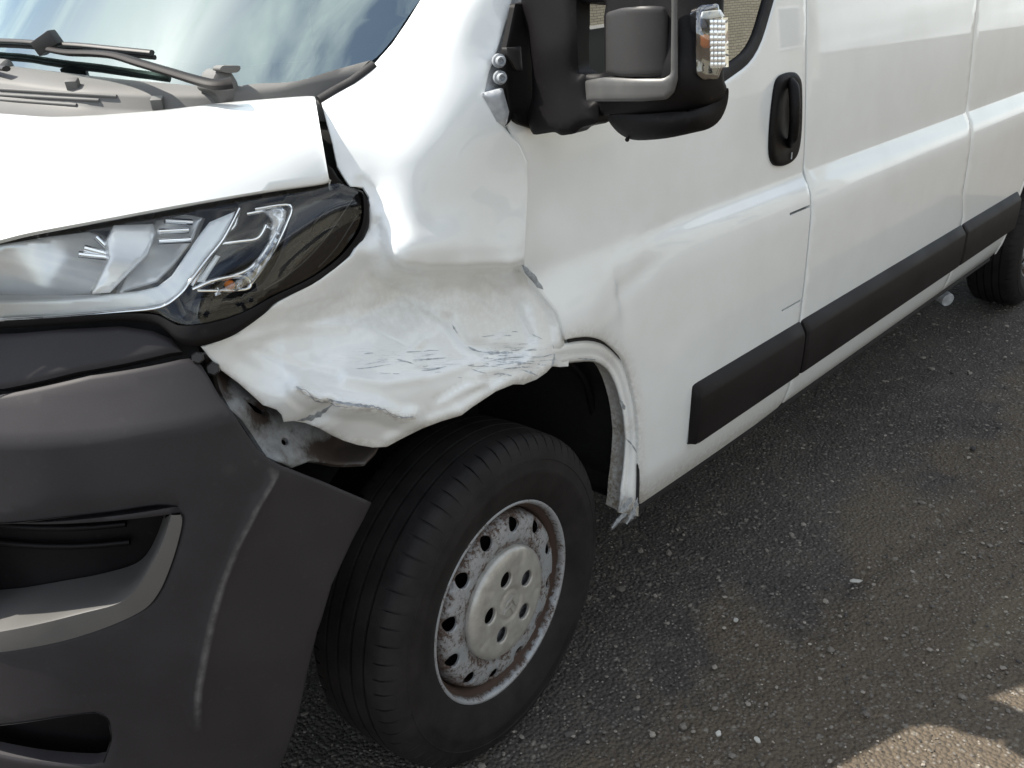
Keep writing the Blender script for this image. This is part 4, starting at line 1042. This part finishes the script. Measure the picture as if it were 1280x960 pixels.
rws = [g3(oc-nrm*.12, .034), g3(oc-nrm*.02, .026), g3(oc, .017), g3(oc+nrm*.08, .012), g3(oc+nrm*.42, .011), g3(oc+nrm*.56, .016), g3(oc+nrm*.72, .015), g3(oc+nrm*.9, .016), g3(ic, .022), g3(ic, .03)+np.array([.003, 0, .003]), g3(ic, .03)+np.array([.005, .035, .005])]
archo = loft('wheel_arch_lip', np.transpose(np.array(rws), (1, 0, 2)), 'paint', van); recalc(archo)
if np.mean([p.normal.y for p in archo.data.polygons]) > 0: archo.data.flip_normals()
wa = archo.data.attributes.new('wear', 'FLOAT', 'POINT'); wv = np.zeros((44, 11), np.float32)
for i in range(44): wv[i] = np.clip(np.array([.3, .3, .2, .08, .05, .12, .1, .2, .4, .7, .9])*(.5+.8*(i/43)**2)+.85*math.exp(-((i-43)/3.)**2)+.25*math.exp(-((i-26)/2.)**2)+.3*math.exp(-((i-12)/1.5)**2), 0, 1)
wa.data.foreach_set('value', wv.ravel())
tube('arch_seal', g3(oc[3:42]-nrm[3:42]*.035, .010), .0036, 'rubber', van, 8)
ribbons('scrape_mark', [([(775, 640), (782, 632), (790, 622)], 8), ([(783, 655), (792, 640), (797, 622)], 7), ([(775, 500), (778, 506), (781, 512)], 4), ([(765, 660), (775, 648), (783, 642)], 7), ([(782, 548), (790, 556), (796, 566)], 2), ([(722, 448), (735, 449), (745, 450)], 2.5), ([(734, 421), (742, 420), (746, 423)], 2)], 'primer', archo, lambda a, b: aty(a, b, -.001+0*a))
# torn tag at the bottom of the arch
panel('torn_flange', [(764, 664), (768, 655), (780, 640), (792, 634), (796, 648), (786, 654), (775, 655), (769, 661)], 4., lambda a, b: aty(a, b, .006+.0006*(798-a)), 'bracket', archo, None, edge=.002, ew=.003, flange=.003, scale=PXM, attrs={'wear': lambda u, v, P: .45+.0*u})
liner = [[(r_*math.cos(a), y, .335+r_*math.sin(a)) for y, r_ in ((.045+.075*np.clip((math.degrees(a)-70)/30, 0, 1), .54-.06*np.clip((math.degrees(a)-75)/40, 0, 1)), (.13, .53-.05*np.clip((math.degrees(a)-75)/40, 0, 1)), (.3, .54), (.34, .535), (.36, .54), (.55, .54))] for a in np.radians(np.linspace(0, 150, 44))]
loft('arch_liner', liner, 'dark', van)
panel('arch_back', np.vstack([arc(.56, -12, 192, 40), [(-.5, .15), (.5, .15)]]), .05, lambda u, v: np.stack([u, np.full_like(u, .52), v], -1), 'dark', van, (0, -1, 0), edge=0, flange=0)
tube('suspension_strut', [(.07, .30, .42), (.05, .34, 1.0)], .03, 'rubber', van, 14)
lr = [(.50*math.cos(a), .15+.02*math.sin(a*6), .335+.50*math.sin(a)) for a in np.radians(np.linspace(-5, 80, 30))]
tube('liner_rib', lr, .008, 'strip', van, 8)

# ------------------------------------------------------------------ wheels
def tyre_mesh(parent):
    pr = [(.197, -.078), (.203, -.088), (.212, -.094), (.226, -.1), (.24, -.1055), (.262, -.109), (.268, -.1105), (.272, -.1095), (.285, -.108), (.2905, -.1072), (.2912, -.1082), (.2932, -.1078), (.2938, -.1064), (.303, -.104), (.318, -.097), (.328, -.089), (.3335, -.081), (.3355, -.074), (.3365, -.064)]
    half = []
    for y in (-.0485,): half += [(.337, y), (.3305, y+.0005), (.3305, y+.0055), (.3375, y+.006)]
    half += [(.338, -.03)]
    half += [(.3382, -.0195), (.3315, -.019), (.3315, -.013), (.3385, -.0125), (.3388, 0)]
    pr = pr+half; pr = pr+[(r, -y) for r, y in pr[::-1][1:]]
    n = len(pr); V = []; Fc = []; rr_ = random.Random(5)
    ang = []
    for p in range(66):
        w0 = 360/66*p; j_ = rr_.uniform(-.25, .25)
        ang += [(w0, 0), (w0+2.2, 0), (w0+4.35+j_, 0), (w0+4.42+j_, 1), (w0+5.0+j_, 1), (w0+5.07+j_, 0)]
    seg = len(ang)
    for th, sip in ang:
        th = math.radians(th)
        for i, (r, y) in enumerate(pr):
            rr = r
            if sip and r >= .317 and abs(y) > .064: rr -= .0042 if abs(y) < .09 else .0025
            V.append((rr*math.cos(th), y, rr*math.sin(th)))
    for k in range(seg):
        l = (k+1) % seg
        for i in range(n-1): Fc.append((k*n+i, k*n+i+1, l*n+i+1, l*n+i))
    o = link('tyre', mesh('tyre', V, Fc), 'tyre', parent); recalc(o); sharp(o, 32); return o
def wheel(loc, steer, full=True):
    # rim barrel
    bar = [(.2035, -.083), (.207, -.0875), (.2055, -.092), (.201, -.0915), (.197, -.085), (.1955, -.077), (.193, -.071), (.186, -.066), (.1835, -.05), (.183, 0), (.183, .08)]
    w = lathe('wheel', bar, 'wheel', van, 96, wear=[.6, .4, .25, .25, .5, .9, 1.6, 2, 2, 2, 2]); w['label'] = 'rusty silver steel road wheel'
    w.location = loc; w.rotation_euler = (0, 0, steer)
    tyre_mesh(w)
    Z = hermite([0, .06, .095, .112, .12, .135, .15, .165, .176, .184], [-.082, -.082, -.082, -.084, -.088, -.0905, -.0895, -.086, -.076, -.045])
    def disc(u, v):
        r = np.hypot(u, v); return np.stack([u, Z(r), v], -1)
    circ = lambda r, cx=0, cy=0, n=72: np.array([(cx+r*math.cos(t), cy+r*math.sin(t)) for t in np.linspace(0, 2*math.pi, n, endpoint=False)])
    holes = []
    for k in range(12):
        a = math.radians(HOLE0+30*k); holes.append(circ(.0155, .1595*math.cos(a), .1595*math.sin(a), 18))
    panel('wheel_disc', [circ(.1838), circ(.06, n=40)]+holes, .0055, disc, 'wheel', w, (0, -1, 0), edge=.002, ew=.003, flange=.004,
          attrs={'wear': lambda u, v, P: .25+.5*np.clip((np.hypot(u, v)-.16)/.02, 0, 1)+.4*np.exp(-((np.hypot(u, v)-.122)/.008)**2)+.35*np.exp(-(np.min([np.hypot(u-h[:, 0].mean(), v-h[:, 1].mean()) for h in holes], 0)/.02)**2)})
    lathe('brake_backing', [(.0, -.02), (.182, -.01)], 'dark', w, 32)
    if not full: return w
    # hub cap with five bolt holes
    CZ = hermite([0, .028, .03, .034, .036, .07, .095, .108, .115, .1175], [-.1030, -.1030, -.1000, -.1000, -.1035, -.1045, -.104, -.1005, -.094, -.087])
    bh = [circ(.0165, .062*math.cos(math.radians(CAP0+72*k)), .062*math.sin(math.radians(CAP0+72*k)), 20) for k in range(5)]
    def capf(u, v):
        r = np.hypot(u, v); y = CZ(r)
        a = np.degrees(np.arctan2(v, u)); d = np.min([np.abs((a-CAP0-36-72*k+180) % 360-180) for k in range(5)], 0)
        y = y+.002*np.exp(-(d/5)**2)*np.clip((r-.075)/.01, 0, 1)*np.clip((.112-r)/.01, 0, 1)
        return np.stack([u, y, v], -1)
    cap = panel('hub_cap', [circ(.1175)]+bh, .005, capf, 'cap', w, (0, -1, 0), edge=.002, ew=.003, flange=.005)
    panel('bolt_well', circ(.10), .02, lambda u, v: np.stack([u, np.full_like(u, -.076), v], -1), 'dark', w, (0, -1, 0), edge=0, flange=0)
    # double chevron mark on the cap
    ch_ = []
    for k in (0, 1):
        a = math.radians(LOGO); o_ = (k-.5)*.016
        pts = [(-.017, -.012+o_), (0, .002+o_), (.017, -.012+o_), (.017, -.004+o_), (0, .011+o_), (-.017, -.004+o_)]
        P = [(x*math.cos(a)-z*math.sin(a), -.1030, x*math.sin(a)+z*math.cos(a)) for x, z in pts]
        c_ = extrude_poly('chevron_mark', P, (0, -.0036, 0), 'cap', w, .0007)
    return w
HOLE0, CAP0, LOGO = 15, 27, -25
wheel((-.004, .12, .335), .073)
wheel((3.50, .09, .335), 0., False)
wheel((0, 2*HY-.12, .335), .073, False); wheel((3.45, 2*HY-.125, .335), 0., False)

# ------------------------------------------------------------------ door handle
def dpx(L_): return unproject([a for a, b in L_], [b for a, b in L_], lambda u, v: side(u, v), np.linspace(.5, 1.4, 40), np.linspace(.9, 1.4, 40))
hq = dpx([(966, 206), (961, 196), (960, 178), (962, 145), (966, 112), (970, 98), (978, 92), (990, 90), (997, 97), (999, 112), (999, 150), (997, 178), (993, 194), (987, 202), (976, 207)])
hpoly = spline(hq, 3, True)
hc = hq.mean(0)
handle = panel('door_handle', hpoly, .008, lambda u, v: side(u, v)+np.stack([0*u, -.012+.0095*np.exp(-(((u-hc[0]-.005)/.022)**2+((v-hc[1]-.01)/.06)**2)), 0*u], -1), 'black', door, (0, -1, 0), edge=.006, ew=.01, flange=.012)
handle['label'] = 'black vertical pull handle'
GQ = [(988., 101.), (992., 110.), (993.5, 130.), (993., 155.), (991., 172.), (986., 181.)]
gp = dpx(GQ)
G3 = [aty(np.array(q_[0]), np.array(q_[1]), float(side(np.array(a), np.array(b))[1])-o_) for (a, b), o_, q_ in zip(gp, (.008, .026, .036, .036, .026, .006), GQ)]
tube('handle_grip', spline(G3, 5), np.interp(np.linspace(0, 1, 26), [0, .2, .8, 1], [.009, .013, .012, .009]), 'black', handle, 12)
k1 = dpx([(983, 194)])[0]; box('lock_mark', (-.002, -.001, -.008), (.002, .001, .008), 'metal', handle, .0005, loc=side(np.array(k1[0]), np.array(k1[1]))-np.array([0, .0135, 0]))

# ------------------------------------------------------------------ wing mirror
def mp_(ctrl):
    f = TPS(ctrl, 1e-3); return lambda a, b: atx(a, b, f(a, b))
# door plate left bare by the missing cover
plate = [(606, 116), (612, 92), (624, 58), (636, 22), (640, 0), (646, -30), (668, -30), (662, 40), (660, 120), (656, 160), (648, 150), (633, 160), (622, 146)]
plt_ = panel('mirror_mount', plate, 5., lambda a, b: aty(a, b, .058+.0*a), 'metal', van, None, edge=.003, ew=.005, flange=.01, scale=PXM)
plt_['label'] = 'bare grey mirror mounting plate with two bolts'
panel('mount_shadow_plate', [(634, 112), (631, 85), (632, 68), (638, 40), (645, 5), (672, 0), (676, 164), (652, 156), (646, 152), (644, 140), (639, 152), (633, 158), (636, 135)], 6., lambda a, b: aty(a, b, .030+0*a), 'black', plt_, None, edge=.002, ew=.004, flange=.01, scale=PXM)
panel('mount_foot', [(604, 117), (630, 111), (638, 140), (634, 160), (622, 152)], 4., lambda a, b: aty(a, b, .030+.0006*(630-a)), 'metal', plt_, None, edge=.005, ew=.010, flange=.02, scale=PXM)
panel('mount_rib', [(635, 60), (653, 58), (655, 88), (648, 88), (638, 72)], 4., lambda a, b: aty(a, b, .022+0*a), 'greyplastic', plt_, None, edge=.003, ew=.006, flange=.01, scale=PXM)
for q in ((624, 76), (625.5, 97)):
    c = aty(np.array(q[0]), np.array(q[1]), .036)
    o = lathe('mount_bolt', [(.0, -.008), (.0035, -.008), (.0042, -.012), (.0068, -.012), (.0076, -.010), (.0076, -.003), (.0105, -.002), (.0105, .006)], 'primer', plt_, 20); o.location = c; o.rotation_euler = (0, 0, -.5); sharp(o, 35)
# arm
arm_poly = [(650, -30), (646, 15), (655, 40), (660, 80), (661, 120), (654, 150), (661, 170), (690, 166), (697, 171), (716, 168), (722, 160), (745, 154), (745, 128), (735, 126), (730, 95), (720, 92), (716, 5), (720, -30)]
mir = panel('wing_mirror', rounded(arm_poly, 5, 3), 6., mp_([(650, -30, .092), (655, 40, .092), (655, 165, .092), (690, 60, .082), (690, 160, .082), (720, -30, .090), (722, 92, .090), (745, 140, .092)]), 'black', van, None, edge=.008, ew=.012, flange=.035, scale=.0012)
mir['label'] = 'large black long-arm door mirror with clear side indicator'
# outer shell: frame around the recessed grey panel
shell = [(717, -40), (717, 4), (755, 2), (752, 20), (753, 92), (722, 93), (728, 100), (731, 128), (735, 140), (742, 146), (775, 147), (830, 143), (862, 142), (905, 128), (913, 112), (908, 100), (908, -40)]
shell_x = mp_([(717, 0, .105), (755, 0, .10), (753, 92, .10), (728, 110, .095), (735, 140, .105), (800, 120, .078), (800, 145, .095), (840, 60, .082), (845, 120, .084), (862, 60, .090), (880, 40, .112), (880, 120, .110), (908, 40, .165), (912, 112, .165), (800, -40, .09), (717, -40, .11), (908, -40, .17), (870, 140, .12), (905, 128, .16)])
panel('mirror_shell', rounded(shell, 5, 3), 6., shell_x, 'black', mir, None, edge=.005, ew=.008, flange=.09, scale=.0012)
off = lambda f, d: (lambda a, b: f(a, b)+np.array([d, 0, 0]))
panel('mirror_panel', rounded([(755, 16), (775, 10), (800, 8), (832, 8), (836, 18), (836, 88), (832, 95), (810, 97), (775, 96), (755, 92)], 4, 3), 5., lambda a, b: atx(a, b, .062+.02*((a-795)/42)**2), 'greyplastic', mir, None, edge=.003, ew=.006, flange=.03, scale=.0012)
tr_p = [(729, 101), (752, 97), (790, 99), (828, 99), (838, 93), (839, 10), (838, -30), (846, -30), (847, 100), (842, 116), (832, 125), (800, 127), (731, 127)]
panel('silver_trim', rounded(tr_p, 3, 3), 5., lambda a, b: atx(a, b, .056+.010*((a-795)/45)**2), 'silver', mir, None, edge=.003, ew=.006, flange=.02, scale=.0012)
pod = [(757, 150), (770, 146), (800, 145), (835, 141), (860, 140), (895, 130), (908, 118), (914, 112), (913, 130), (905, 150), (890, 163), (868, 170), (830, 177), (795, 178.5), (778, 174), (765, 164)]
panel('mirror_pod', spline(pod, 3, True), 5., mp_([(757, 150, .10), (835, 141, .088), (914, 112, .165), (905, 150, .165), (868, 168, .115), (830, 176, .102), (795, 176, .105), (765, 164, .11), (830, 158, .088), (800, 160, .09), (870, 150, .10)]), 'black', mir, None, edge=.006, ew=.014, flange=.09, scale=.0012)
ind = [(875, 12), (880, 6), (903, 4), (904, 12), (909, 18), (911, 50), (911, 78), (905, 90), (903, 98), (884, 99), (876, 92), (874, 60)]
indx = mp_([(875, 12, .094), (874, 60, .092), (876, 92, .094), (890, 50, .105), (903, 4, .135), (911, 50, .155), (903, 98, .135)])
il = panel('side_indicator', rounded(ind, 3, 3), 4., off(indx, -.006), 'crystal', mir, None, edge=.003, ew=.006, flange=.012, scale=.0012)
panel('indicator_reflector', [(887, 24), (908, 22), (909, 84), (886, 86)], 4., off(indx, .004), 'chrome', mir, None, edge=0, flange=0)
panel('indicator_reflector', [(876, 24), (886.5, 24), (886, 86), (876, 86)], 4., off(indx, .006), 'gloss', mir, None, edge=0, flange=0)
for i in range(9):
    for j in range(4):
        a, b = 889+5*j, 28+6.6*i; c = indx(np.array(float(a)), np.array(float(b))); box('optic_bead', (-.003, -.0026, -.0034), (.003, .0026, .0034), 'dullchrome', mir, .0012, rot=(0, 0, .7), loc=c)
panel('amber_bulb', [(876, 46), (880, 43), (887, 43), (889, 52), (887, 61), (879, 61), (876, 58)], 3., off(indx, .002), 'orange', mir, None, edge=.002, ew=.004, flange=.004, scale=.0012)
panel('indicator_cap', [(880, 14), (902, 12), (907, 20), (884, 24), (878, 22)], 4., off(indx, -.001), 'bluechrome', mir, None, edge=.001, ew=.002, flange=.003, scale=.0012)
for q, r_ in (((784, 178), .0035),):
    c = atx(np.array(784.), np.array(174.5), .110); bm = bmesh.new(); bmesh.ops.create_uvsphere(bm, u_segments=10, v_segments=6, radius=r_); me = bpy.data.meshes.new('drain_pin'); bm.to_mesh(me); bm.free(); o = link('drain_pin', me, 'black', mir); o.location = c

# A-pillar up to the roof, closing the cab around the windscreen and door
lo_w = [wingf(np.array([float(a)]), np.array([-42.]))[0] for a in np.linspace(556, 648, 7)]
hi_w = [np.array(p) for p in ((.62, .36, 2.06), (.63, .31, 2.07), (.635, .26, 2.065), (.64, .21, 2.05), (.65, .17, 2.03), (.66, .15, 2.0), (.68, .145, 1.97))]
rows = [[a*(1-t)+b*t+np.array([-.10, -.02, .03])*math.sin(math.pi*t) for a, b in zip(lo_w, hi_w)] for t in np.linspace(0, 1, 14)]
loft('front_pillar', rows, 'paint', van, out=(-1, -1, .3))
loft('front_pillar', [[np.array([p[0], 2*HY-p[1], p[2]]) for p in r] for r in rows], 'paint', van, out=(-1, 1, .3))
hd = [[(.60+.05*t-.06*(1-((y-HY)/.7)**2), y, 2.05+.09*t) for y in np.linspace(.33, 1.72, 16)] for t in np.linspace(0, 1, 4)]
loft('roof_header', hd, 'paint', van, out=(-1, 0, .5))
# far wing, plain, seen only from other positions
fw = [[(x, 2*HY-(.03+.16*t**1.5+.05*max(0, -x)), .78+.5*t-.12*max(0, -x)) for t in np.linspace(0, 1, 8)] for x in np.linspace(-.5, .1, 10)]
loft('far_front_wing', fw, 'paint', van, out=(0, 1, .2))

# ------------------------------------------------------------------ brick building across the yard, seen as a reflection in the door glass and paint
def brick_mat():
    m, t, b = mat('buff_brickwork'); c = t.nodes.new('ShaderNodeTexCoord')
    mpn = nd(t, 'ShaderNodeMapping'); mpn.inputs['Rotation'].default_value = (math.radians(90), 0, 0); t.links.new(c.outputs['Object'], mpn.inputs[0])
    br_ = nd(t, 'ShaderNodeTexBrick', Scale=1.); br_.inputs['Color1'].default_value = (.5, .47, .37, 1); br_.inputs['Color2'].default_value = (.42, .39, .3, 1); br_.inputs['Mortar'].default_value = (.16, .15, .13, 1)
    br_.inputs['Brick Width'].default_value = .225; br_.inputs['Row Height'].default_value = .075; br_.inputs['Mortar Size'].default_value = .008
    t.links.new(mpn.outputs[0], br_.inputs['Vector']); t.links.new(br_.outputs['Color'], b.inputs['Base Color']); b.inputs['Roughness'].default_value = .9
    return m
M['brick'] = brick_mat(); M['slate'] = simple('roof_slate', (.06, .06, .065), .7); M['frame'] = simple('white_window_frame', (.7, .7, .68), .4)
bld = bpy.data.objects.new('brick_building', None); COL.objects.link(bld); bld.location = (13, -11, 0)
bld['label'] = 'two-storey buff brick building mirrored in the van door glass'; bld['category'] = 'building'
box('wall', (-12, -6, 0), (12, 0, 6.2), 'brick', bld, 0)
loft('roof', [[(x, .35, 6.1), (x, -3., 8.4), (x, -6.35, 6.1)] for x in (-12.3, 12.3)], 'slate', bld, out=(0, 0, 1))
for k in range(12):
    x = -10.4+4.0*(k % 6); z = 1.0+2.9*(k//6); w_ = box('window', (x, -.02, z), (x+1.3, .03, z+1.3), 'frame', bld, .01); box('pane', (x+.08, .028, z+.08), (x+1.22, .036, z+1.22), 'gloss', w_, 0)

# white chip and flakes of paint lying on the asphalt
M['chipwhite'] = simple('white_flake', (.42, .41, .37), .6)
def flake(px, py, l, w, rot, label, z=.006):
    p = atz(np.array(float(px)), np.array(float(py)), z); n = 7; P = []
    rr = random.Random(int(px))
    for k in range(n):
        a = 2*math.pi*k/n; q = (l*math.cos(a)*rr.uniform(.75, 1.1), w*math.sin(a)*rr.uniform(.7, 1.1)); P.append((p[0]+q[0]*math.cos(rot)-q[1]*math.sin(rot), p[1]+q[0]*math.sin(rot)+q[1]*math.cos(rot), z+rr.uniform(-.001, .002)))
    o = extrude_poly('paint_flake', P, (0, 0, .004), 'chipwhite', None, .0008); o['label'] = label; o['category'] = 'flake'; o['group'] = 'flakes of white paint on the asphalt'
flake(1069, 727, .017, .007, -.9, 'long white flake lying alone on asphalt right of the wheel')
flake(898, 918, .008, .006, .4, 'white flake nearest the photo bottom, right of the front tyre')
flake(946, 926, .009, .006, 1.2, 'white flake near the edge of the sunlit patch')
flake(920, 776, .008, .007, .2, 'small pale flake right of the wheel, level with its hub')
